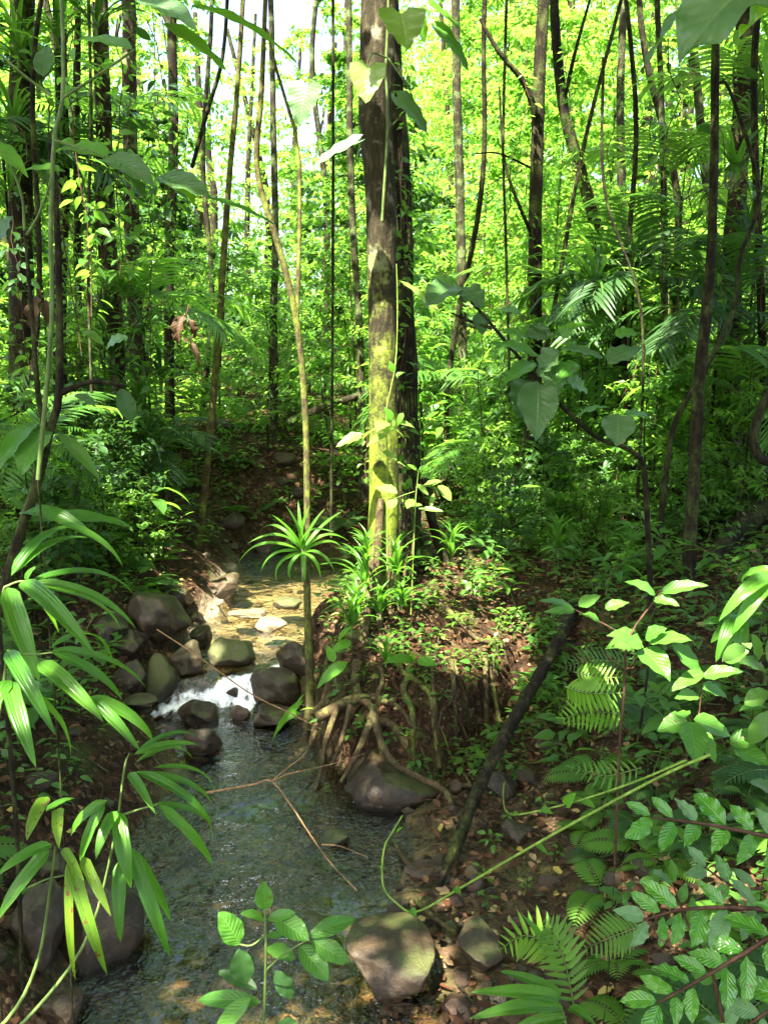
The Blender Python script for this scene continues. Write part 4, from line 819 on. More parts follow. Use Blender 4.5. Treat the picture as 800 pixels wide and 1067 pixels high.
# leaves coming in over the top
plant('overhanging_branch', 'broad pale and bright leaves hanging in from the top left of centre', 'branch', [[(120, -60, 2.4), (160, -20, 2.4), (210, -5, 2.4)], [(170, -15, 2.4), (180, 5, 2.4), (178, 25, 2.4)]],
  [(146, 0, 206, 32, 34, 0, -.15, 'big_pale'), (168, 24, 240, 78, 30, 0, .05, 'big_lit'), (200, 6, 312, 68, 28, 0, .1, 'big_lit'), (150, -12, 180, 8, 20, .1, 0, 'big_lit')], 'stem_green', 'big_lit', 'ovate', 2.4, srad=(.007, .004), arch=.05, **KB)
plant('overhanging_branch', 'huge ribbed leaves hanging in from the top right corner', 'branch', [[(900, -80, 1.5), (850, -50, 1.5), (800, -25, 1.5)], [(850, -50, 1.5), (790, -60, 1.5), (745, -30, 1.5)]],
  [(812, -40, 706, 68, 100, 0, -.05, 'big_grey'), (748, -30, 668, 76, 34, .05, .1, 'big_grey'), (835, -10, 762, 48, 70, .1, .08, 'big_lit'), (812, 30, 800, 110, 30, .12, 0, 'big_lit')], 'stem_green', 'big_pale', 'ovate', 1.5, srad=(.008, .005), arch=.06, nu=13, nv=26, fold=.14, wave=.08)
# bottom-centre sapling
plant('water_edge_sapling', 'small sapling with ribbed oval leaves in front of the near stream', 'sapling', [[(272, 1110, 2.0), (276, 1040, 2.0), (277, 980, 2.0), (276, 948, 2.0)], [(276, 1012, 2.0), (295, 995, 2.0), (322, 978, 2.0)], [(276, 975, 2.0), (262, 985, 2.0), (250, 984, 2.0)]],
  [(276, 948, 275, 918, 21, 0, 0), (276, 958, 250, 953, 14), (279, 958, 308, 951, 14), (286, 956, 322, 980, 26, 0, -.05), (250, 984, 228, 950, 28, 0, 0), (250, 988, 255, 1026, 27, 0, 0, 'leaf_dark'), (278, 976, 294, 974, 9), (322, 976, 370, 958, 21, 0, .05), (324, 980, 364, 1004, 23, 0, -.03), (312, 985, 342, 1022, 25, 0, -.05), (276, 990, 308, 998, 20, .08, .05, 'big'), (272, 1045, 206, 1042, 22, .15, .05, 'big'), (268, 1030, 228, 1012, 18, .15, .05, 'leaf_dark'), (285, 1012, 305, 1040, 22, .12, 0, 'leaf_dark'), (290, 1065, 312, 1085, 24), (262, 1040, 225, 1075, 22, .12, 0, 'big')], 'stem_green', 'big', 'ell', 2.0, srad=(.004, .003), arch=.06, **KB)
# right glossy compound branches
def compound(label, rach, Yd, size, leaf, seed, hang=1., every=1, n=None, up=(.0, -.6, .8), name='glossy_branch', mat='stem_brown', wr=.46, ang=1.0):
    r = np.random.default_rng(seed); P = px_path(rach, 40); b = P[0].copy(); root = thing(name, label, 'branch', b); g = G(); tube(g, P-b, np.linspace(.006, .0025, 40), 6, bump=.1); q = b+[.25, .1, 0]; q[2] = gz(q[0], q[1])-.03; tube(g, smooth_path([q, (q+b)/2+[.12, 0, .05], b], 12)-b, .008, 6, bump=.1); g.build('stem', M[mat], root)
    n = n or 8
    for k in range(n):
        u = .12+.88*k/(n-1); i = int(u*39); T = unit(P[min(i+1, 39)]-P[max(i-1, 0)]); side = np.cross(T, unit(np.array(up)))
        for sg in (-1, 1):
            if r.random() < .06 and k < n-1: continue
            d = unit(T*.75+side*sg*ang*(1 if k < n-1 else .4)+np.array([0, 0, -.25*hang*r.random()])); L = size*(.8+.4*r.random())*(1-.25*u)
            B = P[i]+side*sg*.006; leaf_part(root, b, B, B+d*L, L*wr*(.85+.3*r.random()), M[leaf if r.random() < .86 else 'big_pale'], 'ell' if r.random() < .7 else 'ovate', .05, up=np.array(up)+r.normal(size=3)*.28, seed=seed*31+k*2+sg, nu=9, nv=14, fold=.14, wave=.10)
    return root
compound('uppermost glossy-leaved branch reaching in at the lower right', [(860, 890, 2.0), (800, 872, 2.0), (730, 858, 2.0), (678, 852, 1.98)], 2, .105, 'gloss', 1, n=7)
compound('second glossy-leaved branch from the top at the lower right', [(850, 955, 1.9), (770, 946, 1.9), (710, 948, 1.88), (672, 958, 1.85)], 2, .10, 'gloss', 2, n=7)
compound('lowest glossy-leaved branch in the bottom right corner', [(860, 940, 1.8), (780, 990, 1.8), (730, 1020, 1.78), (685, 1045, 1.75)], 2, .10, 'gloss', 3, n=8)
compound('glossy-leaved twig at the very bottom right edge', [(880, 1010, 1.75), (820, 1040, 1.75), (770, 1075, 1.75)], 2, .10, 'gloss', 4, n=5)
compound('glossy-leaved twig at the right edge above the lowest branch', [(880, 890, 2.2), (820, 920, 2.2), (770, 925, 2.2), (735, 905, 2.2)], 2, .09, 'gloss', 5, n=5)
compound('dark glossy-leaved twig low down behind the lower right branches', [(760, 1100, 2.3), (740, 1010, 2.3), (715, 960, 2.3), (700, 920, 2.3)], 2, .09, 'big', 6, n=6)
# right mid sapling with broad matt leaves
plant('broad_leaved_sapling', 'sapling with bluish-green oval leaves standing right of the fallen log', 'sapling', [[(640, 900, 3.0), (645, 780, 3.0), (650, 720, 3.0), (655, 665, 3.0), (690, 615, 3.0)], [(655, 665, 3.0), (625, 648, 3.0), (598, 635, 3.0)], [(650, 700, 3.0), (630, 680, 2.95), (640, 672, 2.9)], [(720, 790, 3.0), (728, 740, 3.0), (732, 700, 3.0)], [(715, 790, 3), (718, 765, 3), (715, 752, 3)]],
  [(688, 617, 738, 610, 18), (682, 620, 650, 606, 16), (680, 624, 708, 632, 16), (598, 635, 560, 626, 13), (598, 638, 566, 638, 14), (603, 632, 626, 620, 15), (605, 640, 625, 650, 12), (630, 634, 655, 628, 14), (668, 668, 632, 662, 24), (668, 670, 630, 676, 24, 0, -.1), (672, 665, 695, 655, 20), (676, 668, 722, 668, 22), (668, 676, 698, 710, 30, 0, -.15), (700, 672, 732, 708, 24, .1, 0), (732, 700, 696, 722, 16), (732, 705, 775, 700, 18), (730, 716, 758, 728, 18), (726, 724, 702, 728, 16),
   (716, 752, 684, 762, 24, -.1, 0), (718, 752, 725, 800, 28, -.1, -.15), (722, 750, 762, 768, 24, -.1, 0), (714, 748, 700, 742, 20, -.1, .1), (726, 762, 745, 795, 20), (760, 775, 800, 765, 22, -.1, 0), (765, 780, 805, 800, 24, -.1, -.1), (770, 740, 800, 738, 14), (755, 690, 785, 670, 20, .1, 0)], 'stem_brown', 'big', 'ovate', 3.0, srad=(.005, .0035), arch=.06, **KB)
# small leaves near right edge
plant('edge_sapling', 'leafy sapling with a dark twig against the right edge', 'sapling', [[(830, 830, 2.8), (815, 760, 2.8), (790, 690, 2.8), (770, 670, 2.8)]], [(798, 700, 770, 690, 22), (790, 690, 782, 660, 18), (800, 720, 775, 735, 20), (808, 740, 780, 775, 22), (812, 745, 800, 790, 20), (806, 700, 800, 665, 16), (775, 672, 752, 690, 16), (810, 830, 780, 815, 18), (818, 850, 785, 850, 18)], 'bark_dark', 'leaf_seed', 'ell', 2.8, arch=.06, nu=7, nv=12)
plant('arching_grass_palm', 'plant with arching ribbed leaves at the right edge above the sapling', 'plant', [[(815, 720, 3.2), (812, 660, 3.2), (806, 600, 3.2)]], [(806, 600, 748, 648, 16, 0, -.1), (806, 598, 762, 662, 17, 0, -.1), (808, 595, 770, 610, 12, 0, .1), (806, 610, 775, 640, 12), (765, 650, 727, 652, 10, .1, 0), (765, 648, 740, 670, 12, .1, 0), (768, 640, 745, 690, 18, .1, -.1), (770, 640, 766, 700, 16, .1, -.1)], 'stem_green', 'strap', 'strap', 3.2, arch=.18, nu=7, nv=14, pleat=.04)
plant('bottom_strap_plant', 'glossy strap-leaved plant at the bottom edge right of the slabs', 'plant', [[(600, 1090, 2.2), (590, 1070, 2.2), (585, 1050, 2.2)]], [(585, 1040, 490, 1034, 16, 0, -.05), (586, 1050, 488, 1062, 18, 0, -.1), (585, 1036, 520, 1012, 12, 0, .1), (590, 1060, 530, 1075, 16), (565, 985, 543, 953, 9, .1, 0), (592, 1050, 620, 1068, 12)], 'stem_green', 'strap', 'strap', 2.2, arch=.12, nu=9, nv=14, pleat=.03, fold=.2)
# big bluish leaves right of mossy trunk
plant('large_leaved_shrub', 'dark-stemmed shrub with big bluish leaves right of the mossy trunk', 'shrub', [[(678, 640, 5.4), (673, 520, 5.2), (668, 480, 5.1), (650, 466, 5.0), (625, 458, 5.0), (598, 436, 5.0), (572, 410, 5.0), (540, 372, 5.0), (505, 330, 5.0), (485, 308, 5.0)], [(512, 342, 5), (490, 335, 5), (470, 326, 5)], [(572, 410, 5), (560, 396, 5), (548, 384, 5)]],
  [(474, 298, 443, 322, 34, 0, -.2, 'big_grey'), (480, 300, 504, 322, 30, 0, -.1, 'big_grey'), (498, 325, 503, 350, 18, 0, 0, 'leaf_dark'), (560, 398, 558, 460, 40, -.1, -.2, 'big_grey'), (552, 396, 540, 435, 36, 0, .1, 'leaf_dark'), (570, 380, 582, 412, 28, 0, -.1, 'big_grey'), (582, 365, 560, 392, 30, -.05, .05, 'big_grey'), (562, 372, 508, 358, 20, 0, -.1), (556, 378, 524, 402, 20), (550, 352, 517, 345, 14, .1, 0), (560, 355, 562, 335, 26, .1, 0, 'big_grey'), (573, 348, 550, 338, 16, .1, 0), (580, 345, 618, 338, 12, .1, 0, 'big_lit'), (588, 362, 632, 375, 16, 0, 0, 'big_grey'), (632, 378, 668, 362, 26, 0, .1, 'big_grey'), (640, 350, 666, 348, 20, .1, 0), (600, 378, 578, 400, 20), (598, 436, 632, 424, 16), (644, 432, 642, 466, 34, -.1, -.1, 'big_grey'), (650, 432, 680, 436, 14, 0, .1), (590, 395, 612, 410, 22, 0, 0, 'big_pale'), (585, 352, 596, 342, 16, 0, 0), (520, 322, 545, 330, 14), (470, 300, 450, 288, 20, .1, .1)], 'bark_dark', 'big', 'ovate', 5.0, srad=(.018, .008), arch=.05, nu=7, nv=12, fold=.12, wave=.08)
# climbing heart-leaved plant on the trunk
plant('heart_leaved_climber', 'heart-leaved climber clinging high on the big mossy trunk', 'climber', [[(398, 230, 7.3), (404, 130, 7.25), (402, 75, 7.25), (404, 20, 7.25), (405, -20, 7.25)], [(402, 60, 7.2), (388, 56, 7.0), (382, 72, 6.9)], [(404, 60, 7.2), (418, 80, 7.1), (430, 100, 7.1)], [(372, 165, 7.3), (376, 140, 7.3), (372, 120, 7.3)]],
  [(384, 70, 381, 108, 32, -.5, -.1), (418, 14, 424, 52, 40, -.5, -.1), (320, 90, 312, 132, 32, -.3, 0, 'big_pale'), (372, 148, 322, 180, 20, -.3, 0, 'big_pale'), (448, 4, 484, 36, 12, -.2, 0, 'big_lit'), (455, 30, 489, 78, 20, -.2, 0, 'big'), (414, 102, 446, 142, 26, -.2, 0, 'big_grey'), (432, 15, 442, 45, 18, -.2, 0, 'big_lit'), (450, 320, 415, 292, 12, -.2, 0)], 'stem_green', 'heart', 'heart', 7.3, srad=(.012, .008), arch=.05, nu=9, nv=12)
plant('white_lit_climber', 'small climber with pale sunlit leaves on the mossy trunk', 'climber', [[(404, 640, 7.25), (403, 540, 7.25), (404, 480, 7.25), (402, 430, 7.25), (412, 380, 7.3), (414, 320, 7.35), (413, 275, 7.35)], [(402, 440, 7.2), (385, 450, 7.1), (365, 458, 7.0)]],
  [(378, 452, 350, 466, 14), (392, 446, 378, 458, 12), (402, 440, 392, 450, 16), (402, 436, 404, 452, 18), (408, 446, 420, 456, 12), (415, 440, 432, 446, 8), (398, 470, 414, 480, 8), (402, 452, 382, 466, 10), (410, 388, 405, 376, 8, 0, 0, 'big_lit'), (412, 392, 421, 388, 6, 0, 0, 'big_lit'), (408, 438, 400, 424, 10, 0, 0, 'big_lit'), (420, 430, 414, 444, 7, 0, 0, 'big_lit')], 'vine_green', 'heart', 'ovate', 7.2, srad=(.006, .004), arch=.05, nu=5, nv=8)
plant('sunlit_seedling', 'thin seedling with bright white-lit leaves before the dark trunk foot', 'seedling', [[(428, 640, 6.9), (431, 570, 6.9), (433, 520, 6.9), (436, 490, 6.9)], [(432, 512, 6.9), (420, 516, 6.9), (410, 520, 6.9)], [(433, 508, 6.9), (450, 506, 6.9), (462, 500, 6.9)]],
  [(414, 514, 392, 508, 14), (414, 520, 404, 530, 13), (434, 504, 446, 516, 7), (440, 506, 460, 502, 9), (456, 506, 470, 522, 13), (430, 520, 424, 530, 10), (424, 528, 440, 526, 8), (436, 530, 462, 533, 7), (422, 486, 414, 482, 8), (434, 490, 424, 484, 5, 0, 0, 'big_lit'), (436, 490, 446, 486, 7, 0, 0, 'big_lit'), (448, 530, 452, 514, 5)], 'vine_green', 'heart', 'ell', 6.9, srad=(.005, .003), arch=.05, nu=5, nv=8)
# palm-like tuft on slim tree
tips = [(254, 584), (262, 562), (276, 546), (286, 540), (299, 530), (311, 526), (322, 530), (336, 534), (352, 537), (358, 558), (356, 574), (345, 590), (332, 596), (318, 600), (304, 598), (292, 602), (276, 592), (344, 548)]
b_ = at(315, 574, 6.9)
root = thing('palm_tuft', 'bright green palm-like tuft of strap leaves on the slim mossy tree', 'plant', b_)
g = G(); tube(g, np.array([[0, .03, -.25], [0, .02, -.1], [0, 0, .02]]), [.014, .014, .01], 7); g.build('stem', M['stem_green'], root)
for i, (x, y) in enumerate(tips):
    x = 315+(x-315)*1.12; T = at(x, y+(6 if y > 545 else -4), 6.9+rng.normal()*.15); dT = T-b_; sg = .30 if y > 545 else .10
    leaf_part(root, b_, b_+unit(dT)*.01, T, .034, M['strap' if i % 3 else 'big_lit'], 'strap', sg, up=[0, -.5, .9], nu=5, nv=12, fold=.2)
# little bromeliad-like tufts at the foot of the mossy tree
def tuft_proto(name, n, L, w, mat, seed, spread=1.):
    r = np.random.default_rng(seed); g = G()
    a = np.arange(n)*2.4+r.random(n); el = r.uniform(.15, 1.25, n)*spread-(.45 if seed > 2 else 0)
    D = np.stack([np.cos(a)*np.cos(el), np.sin(a)*np.cos(el), np.sin(el)], -1); P = D*.01
    for s in range(3):
        T = T_grid('strap', w, 3, 9, .22, .25, 0, seed=s); k = np.arange(n) % 3 == s; scatter(g, T, P[k], D[k], [0, 0, 1.], L*(.7+.5*r.random(k.sum())), r.random(k.sum()))
    g2 = G(); tube(g2, np.array([[0, 0, -.08], [0, 0, 0], [0, 0, .03]])*L*2, L*.03, 6)
    root = thing(name, 'x', 'plant'); return proto(root, g.build('foliage', M[mat], root), g2.build('stem', M['stem_green'], root))
# two upright kinds, two drooping kinds
TU = [tuft_proto('strap_leaf_tuft', 22, .30, .10, 'strap', 1), tuft_proto('strap_leaf_tuft', 16, .42, .085, 'strap', 2), tuft_proto('strap_leaf_tuft', 24, .30, .055, 'leaf_mid', 3), tuft_proto('strap_leaf_tuft', 18, .36, .06, 'leaf_dark', 4)]
for i, (px, py, Y, s) in enumerate([(382, 578, 7.0, .8), (380, 610, 6.95, .9), (372, 640, 6.8, 1.), (412, 600, 7.0, .9), (418, 632, 6.9, .8), (366, 655, 6.7, .8), (396, 640, 6.9, .9), (402, 690, 6.6, .6)]):
    place(TU[i % 2], at(px, py, Y), rng.uniform(0, 6), s, 'small strap-leaved tuft growing on the foot of the mossy trunk', 'tufts on the mossy trunk foot')
for i, (px, py, Y, s) in enumerate([(150, 350, 10.7, 1.9), (118, 370, 10.6, 2.), (146, 420, 10.6, 2.1), (155, 470, 10.4, 2.), (135, 440, 10.5, 1.8), (168, 400, 11, 1.8), (130, 310, 10.7, 1.7), (108, 330, 10.7, 1.8), (150, 300, 11, 1.8)]):
    place(TU[2+i % 2], at(px, py, Y), rng.uniform(0, 6), s, 'arching strap-leaved epiphyte on the pale mottled trunk', 'epiphytes on the pale mottled trunk')
for i, (px, py, Y, s) in enumerate([(20, 60, 10.2, 2.3), (40, 90, 10.2, 2.2), (15, 130, 10.2, 2.1), (100, 30, 10.5, 2.2), (60, 40, 10.5, 2.2), (45, 180, 10.2, 2.1), (10, 200, 10.3, 2.)]):
    place(TU[2+i % 2], at(px, py, Y), rng.uniform(0, 6), s, 'epiphyte tuft high on the dark trunks in the top left', 'epiphytes in the top left')
for i, (px, py, Y, s) in enumerate([(620, 300, 10, 2.4), (600, 320, 10.5, 2.2), (640, 330, 10.5, 2.2), (655, 290, 11, 2.4), (750, 330, 10, 2.1), (780, 250, 10, 2.1), (765, 180, 10, 2.1), (770, 390, 10, 2.), (628, 270, 11, 2.1), (735, 290, 9.8, 1.8), (785, 120, 10, 2.), (690, 300, 10.8, 2.)]):
    place(TU[2+i % 2], at(px, py, Y), rng.uniform(0, 6), s, 'strap-leaved epiphyte on the trunks at the right', 'epiphytes at the right')
for i, (px, py, s) in enumerate([(535, 505, 1.6), (545, 520, 1.4), (520, 530, 1.5), (470, 595, .9), (498, 575, 1.), (580, 590, 1.), (625, 560, 1.1), (655, 600, .9)]):
    place(TU[i % 2], hit(px, py)+[0, 0, .15*s], rng.uniform(0, 6), s, 'bright strap-leaved tuft on the ground behind the mound', 'tufts behind the mound')
# dead brown leaf
plant('dead_palm_leaf', 'curled brown dead leaf caught in the branches left of centre', 'dead leaf', [[(197, 318, 6), (194, 330, 6), (190, 345, 6)]], [(192, 328, 187, 362, 13, 0, 0), (196, 332, 203, 354, 9, 0, .05), (198, 355, 208, 384, 6, 0, 0)], 'stem_brown', 'dead_leaf', 'ovate', 6.0, arch=.15, nu=7, nv=10, wave=.3, fold=.4)
plant('dead_palm_leaf', 'brown dead leaf hanging beside the left dark trunk', 'dead leaf', [[(42, 300, 6), (44, 315, 6), (44, 330, 6)]], [(40, 308, 38, 352, 15, 0, 0), (48, 312, 54, 342, 10, 0, .05)], 'stem_brown', 'dead_leaf', 'ovate', 6.0, arch=.12, nu=7, nv=10, wave=.3, fold=.4)
# leafy climbers that hang down the trunks
def climber_proto(n, L, ls, seed, mat, TL):
    r = np.random.default_rng(seed); P = [np.zeros(3)]
    for k in range(12): P.append(P[-1]+np.array([r.normal()*.05, r.normal()*.05, -L/12]))
    P = np.array(P); gs = G(); tube(gs, P, .006, 4, cap=False); gl = G(); u = r.random(n)*12
    Q = np.stack([np.interp(u, range(13), P[:, c]) for c in range(3)], -1); a = r.random(n)*6.28; D = np.stack([np.cos(a), np.sin(a), -.5+.5*r.normal(size=n)], -1); Q2 = Q+D*ls*.5*r.random((n, 1))*1.6
    scatter(gl, TL, Q2, D, np.array([0, 0, 1.])+r.normal(size=(n, 3))*.5, ls*(.5+.8*r.random(n)), r.random(n))
    root = thing('leafy_climber', 'x', 'climber'); return proto(root, gl.build('foliage', M[mat], root), gs.build('stem', M['stem_brown'], root))
CL = [climber_proto(60, 2.4, .13, 1, 'leaf_mid', TM), climber_proto(90, 3.0, .10, 2, 'leaf_seed', TM), climber_proto(50, 2.0, .18, 3, 'leaf_dark', TML), climber_proto(110, 2.6, .09, 4, 'leaf_bright', TS)]
for px, py, Y, lab in [(40, 20, 9.5, 0), (90, -20, 9.5, 0), (130, 60, 10, 0), (55, 160, 10, 0), (100, 140, 10.3, 0), (150, 20, 10.5, 0), (178, 180, 12, 0), (12, 240, 9.5, 0), (120, 260, 10.2, 0), (195, 120, 12, 0), (75, 240, 9.8, 0), (735, 120, 9, 3), (750, 250, 9, 3), (700, 40, 9.5, 3), (648, 60, 11, 2), (590, 30, 11, 2), (22, 40, 10.2, 0), (28, 200, 10.2, 0), (15, 330, 10.2, 0), (64, 120, 10.8, 0), (60, 280, 10.8, 0), (104, 60, 10.8, 0), (114, 200, 10.7, 0), (135, 150, 12.2, 0), (140, 260, 12, 0), (180, 100, 13.7, 0), (84, 180, 11.8, 0), (150, 330, 10.6, 0), (40, 380, 10, 0), (90, 330, 10, 0), (5, 120, 9, 0), (120, 20, 9, 0), (75, 10, 8.5, 0), (160, 200, 10.5, 0),
    (424, 60, 8.2, 1), (428, 200, 8.2, 1), (426, 340, 8.2, 1), (430, 430, 8.25, 1), (436, 500, 8.3, 1), (560, 60, 11.2, 2), (557, 220, 11.2, 2), (600, 160, 11.8, 2), (640, 300, 11.8, 2), (620, 250, 11.6, 2), (690, 100, 11, 3), (692, 250, 11, 3), (760, 60, 10.2, 3), (770, 180, 10.2, 3), (758, 300, 10.2, 3), (745, 380, 10, 3), (790, 60, 9.3, 3), (795, 220, 9.3, 3), (720, 180, 9.5, 3), (785, 400, 9.2, 3), (665, 340, 10, 3), (530, 300, 10.5, 2), (500, 350, 10.5, 2)]:
    place(CL[rng.integers(4)], at(px+rng.normal()*4, py, Y), rng.uniform(0, 6.28), rng.uniform(.7, 1.15), ['leafy climber hanging among the dark trunks on the left', 'leafy climber on the dark trunk behind the mossy one', 'leafy climber on the branched and leaning trunks right of centre', 'leafy climber hanging between the black pole trunk and the right edge'][lab], ['climbers on the left', 'climbers on the dark trunk', 'climbers right of centre', 'climbers at the right edge'][lab])
k = 0
for _ in range(3000):
    if k >= 46: break
    lf = rng.random() < .5; x = rng.uniform(-5.5, -2.5) if lf else rng.uniform(.9, 5.2); y = rng.uniform(7.2, 11.5) if lf else rng.uniform(8.6, 11.8)
    if in_stream(x, y, .7) or not far_enough(x, y, .42): continue
    px = 400+FPX*x/(y*1.02)
    if px < -20 or px > 820 or 190 < px < 425: continue
    place(SH[rng.integers(5)], (x, y, gz(x, y)), rng.uniform(0, 6.28), rng.uniform(.35, .72), 'low leafy shrub on the left bank before the dark trunks' if lf else 'low leafy shrub on the flat ground behind the mound', 'low shrubs on the left bank' if lf else 'low shrubs behind the mound'); k += 1
# green vines in the foreground
def vine(label, lst, leaves, r=.0055):
    P = px_path(lst, 50); b = P[0].copy(); root = thing('green_vine', label, 'vine', b); g = G(); tube(g, P-b, np.linspace(r, r*.55, 50), 7, bump=.05); g.build('stem', M['vine_green'], root)
    for i, (x, y, x2, y2, w, Y) in enumerate(leaves): leaf_part(root, b, at(x, y, Y), at(x2, y2, Y-.02), pr(w, Y)*2, M['big_lit'], 'heart', .05, nu=5, nv=8, seed=i)
vine('long bright green vine arching from the right bank down over the slab', [(740, 786, 2.7), (690, 808, 2.75), (600, 856, 2.85), (540, 890, 2.9), (480, 925, 2.95), (434, 950, 3.0), (412, 940, 3.0), (399, 922, 3.0), (400, 885, 3.0), (410, 865, 3.0), (419, 850, 3.0)], [(428, 948, 434, 955, 9, 3.0), (474, 926, 480, 931, 9, 2.95), (414, 866, 420, 862, 4, 3.0), (398, 905, 393, 902, 3, 3.0), (560, 880, 570, 890, 7, 2.9)])
vine('shorter green vine parallel above the long one on the right', [(715, 792, 2.9), (660, 815, 2.95), (600, 835, 3.0), (545, 848, 3.05), (528, 846, 3.05), (524, 830, 3.05), (525, 815, 3.05)], [(590, 838, 600, 826, 12, 3.0), (565, 843, 575, 848, 9, 3.0), (538, 846, 535, 850, 5, 3.05), (608, 834, 620, 842, 9, 3.)], .0045)
# ferns
def fern_proto(name, nf, L, seed, mat='fern', npin=16, el0=.7):
    r = np.random.default_rng(seed); gl = G(); gs = G(); pin = T_grid('strap', .22, 3, 5, .04, .1, .0)
    for f in range(nf):
        az = f*2.4+r.random()*.5; el = el0*(.7+.5*r.random()); l = L*(.7+.4*r.random()); d = np.array([math.cos(az)*math.cos(el), math.sin(az)*math.cos(el), math.sin(el)]); P = [np.zeros(3)]
        for k in range(14):
            d = unit(d+[0, 0, -.075-.02*k*.3]); P.append(P[-1]+d*l/14)
        P = np.array(P); tube(gs, P, np.linspace(.0035, .001, 15)*L/.4, 4, cap=False)
        u = np.linspace(.16, .98, npin)*14; Q = np.stack([np.interp(u, range(15), P[:, c]) for c in range(3)], -1); Tn = unit(np.gradient(Q, axis=0)); side = unit(np.cross(Tn, [0, 0, 1.])); pl = l*.30*np.sin(np.pi*(.12+.86*np.linspace(0, 1, npin))**.8)+.01
        nn = np.cross(side, Tn)
        for sg in (-1, 1): scatter(gl, pin, Q, side*sg+Tn*.45+[0, 0, -.12], nn, pl, np.full(npin, r.random()))
    root = thing(name, 'x', 'fern'); return proto(root, gl.build('fronds', M[mat], root), gs.build('stalks', M['stem_green'], root))
FE = [fern_proto('fern', 7, .38, 1), fern_proto('fern', 5, .5, 2), fern_proto('fern', 9, .42, 3, 'fern_dark'), fern_proto('fern', 6, .6, 4, 'fern_dark', 20)]
def frond(label, lst, pinL, n, Yd, mat='fern', wp=.17, up=(0, -.8, .6)):
    P = px_path(lst, 30); b = P[0].copy(); root = thing('fern_frond', label, 'fern', b); g = G(); tube(g, P-b, np.linspace(.003, .001, 30), 5, cap=False); g.build('stalk', M['stem_green'], root)
    gl = G(); u = np.linspace(2, 29, n); Q = np.stack([np.interp(u, range(30), P[:, c]) for c in range(3)], -1); Tn = unit(np.gradient(Q, axis=0)); side = unit(np.cross(Tn, np.array(up))); pl = pinL*np.sin(np.pi*(.15+.83*np.linspace(0, 1, n))**.8)+.006
    pin = T_grid('strap', wp, 5, 8, .05, .12, .03)
    for sg in (-1, 1): scatter(gl, pin, Q-b, side*sg+Tn*.5, np.array(up)*1.0, pl*(.9+.2*rng.random(n)))
    gl.build('leaflets', M[mat], root); return root
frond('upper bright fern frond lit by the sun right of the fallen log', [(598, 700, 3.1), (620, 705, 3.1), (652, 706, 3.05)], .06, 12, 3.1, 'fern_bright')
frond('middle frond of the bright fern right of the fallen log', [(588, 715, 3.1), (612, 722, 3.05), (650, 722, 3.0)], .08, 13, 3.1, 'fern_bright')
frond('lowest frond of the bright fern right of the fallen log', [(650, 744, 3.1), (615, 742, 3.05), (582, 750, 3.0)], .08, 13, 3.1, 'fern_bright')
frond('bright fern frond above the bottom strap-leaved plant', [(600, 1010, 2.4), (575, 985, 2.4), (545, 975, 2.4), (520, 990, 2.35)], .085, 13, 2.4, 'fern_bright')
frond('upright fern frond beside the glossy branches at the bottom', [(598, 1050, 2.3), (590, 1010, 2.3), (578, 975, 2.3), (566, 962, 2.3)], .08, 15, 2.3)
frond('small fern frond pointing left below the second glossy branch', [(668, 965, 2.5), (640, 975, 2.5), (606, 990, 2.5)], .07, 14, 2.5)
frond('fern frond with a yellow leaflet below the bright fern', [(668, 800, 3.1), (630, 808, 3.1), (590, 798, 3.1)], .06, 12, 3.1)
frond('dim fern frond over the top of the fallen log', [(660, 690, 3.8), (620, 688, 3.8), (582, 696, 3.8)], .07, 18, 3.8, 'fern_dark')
# seedlings: low broad-leaved
def seed_proto(name, n, h, ls, seed, mat='leaf_seed', TL=TM, cat='seedling'):
    r = np.random.default_rng(seed); gl = G(); gs = G(); P = [np.zeros(3)]; d = np.array([0, 0, 1.])
    for k in range(6): d = unit(d+r.normal(size=3)*[.2, .2, .03]); P.append(P[-1]+d*h/6)
    P = np.array(P); P[0, 2] = -.05; tube(gs, P, np.linspace(.004, .002, 7)*(h/.3)**.5, 4, cap=False)
    LP = []; LD = []
    for k in range(n):
        u = .3+.7*k/(n-1); p = np.array([np.interp(u*6, range(7), P[:, c]) for c in range(3)]); a = k*2.4; q = p+np.array([math.cos(a), math.sin(a), .35])*ls*.4; tube(gs, np.array([p, q]), [.0015, .001], 3, cap=False); LP.append(q); LD.append([math.cos(a), math.sin(a), -.1+r.normal()*.25])
    scatter(gl, TL, np.array(LP), np.array(LD), np.array([0, 0, 1.])+r.normal(size=(n, 3))*.25, ls*(.7+.5*r.random(n)), r.random(n))
    root = thing(name, 'x', cat); return proto(root, gl.build('foliage', M[mat], root), gs.build('stem', M['stem_green'], root))
SE = [seed_proto('seedling', 9, .28, .11, 1), seed_proto('seedling', 13, .42, .12, 2, 'leaf_mid', TML), seed_proto('seedling', 7, .18, .09, 3, 'leaf_bright'), seed_proto('seedling', 16, .55, .13, 4, 'leaf_seed', TML), seed_proto('seedling', 12, .22, .06, 5, 'leaf_bright'), seed_proto('seedling', 18, .7, .16, 6, 'leaf_mid')]
SE2 = [seed_proto('young_shrub', 18, .55, .14, 4, 'leaf_mid', TML, 'shrub'), seed_proto('young_shrub', 22, .7, .16, 6, 'leaf_bright', TM, 'shrub'), seed_proto('young_shrub', 26, .8, .13, 8, 'leaf_bright', TS, 'shrub'), seed_proto('young_shrub', 16, .5, .2, 9, 'leaf_mid', TML, 'shrub')]
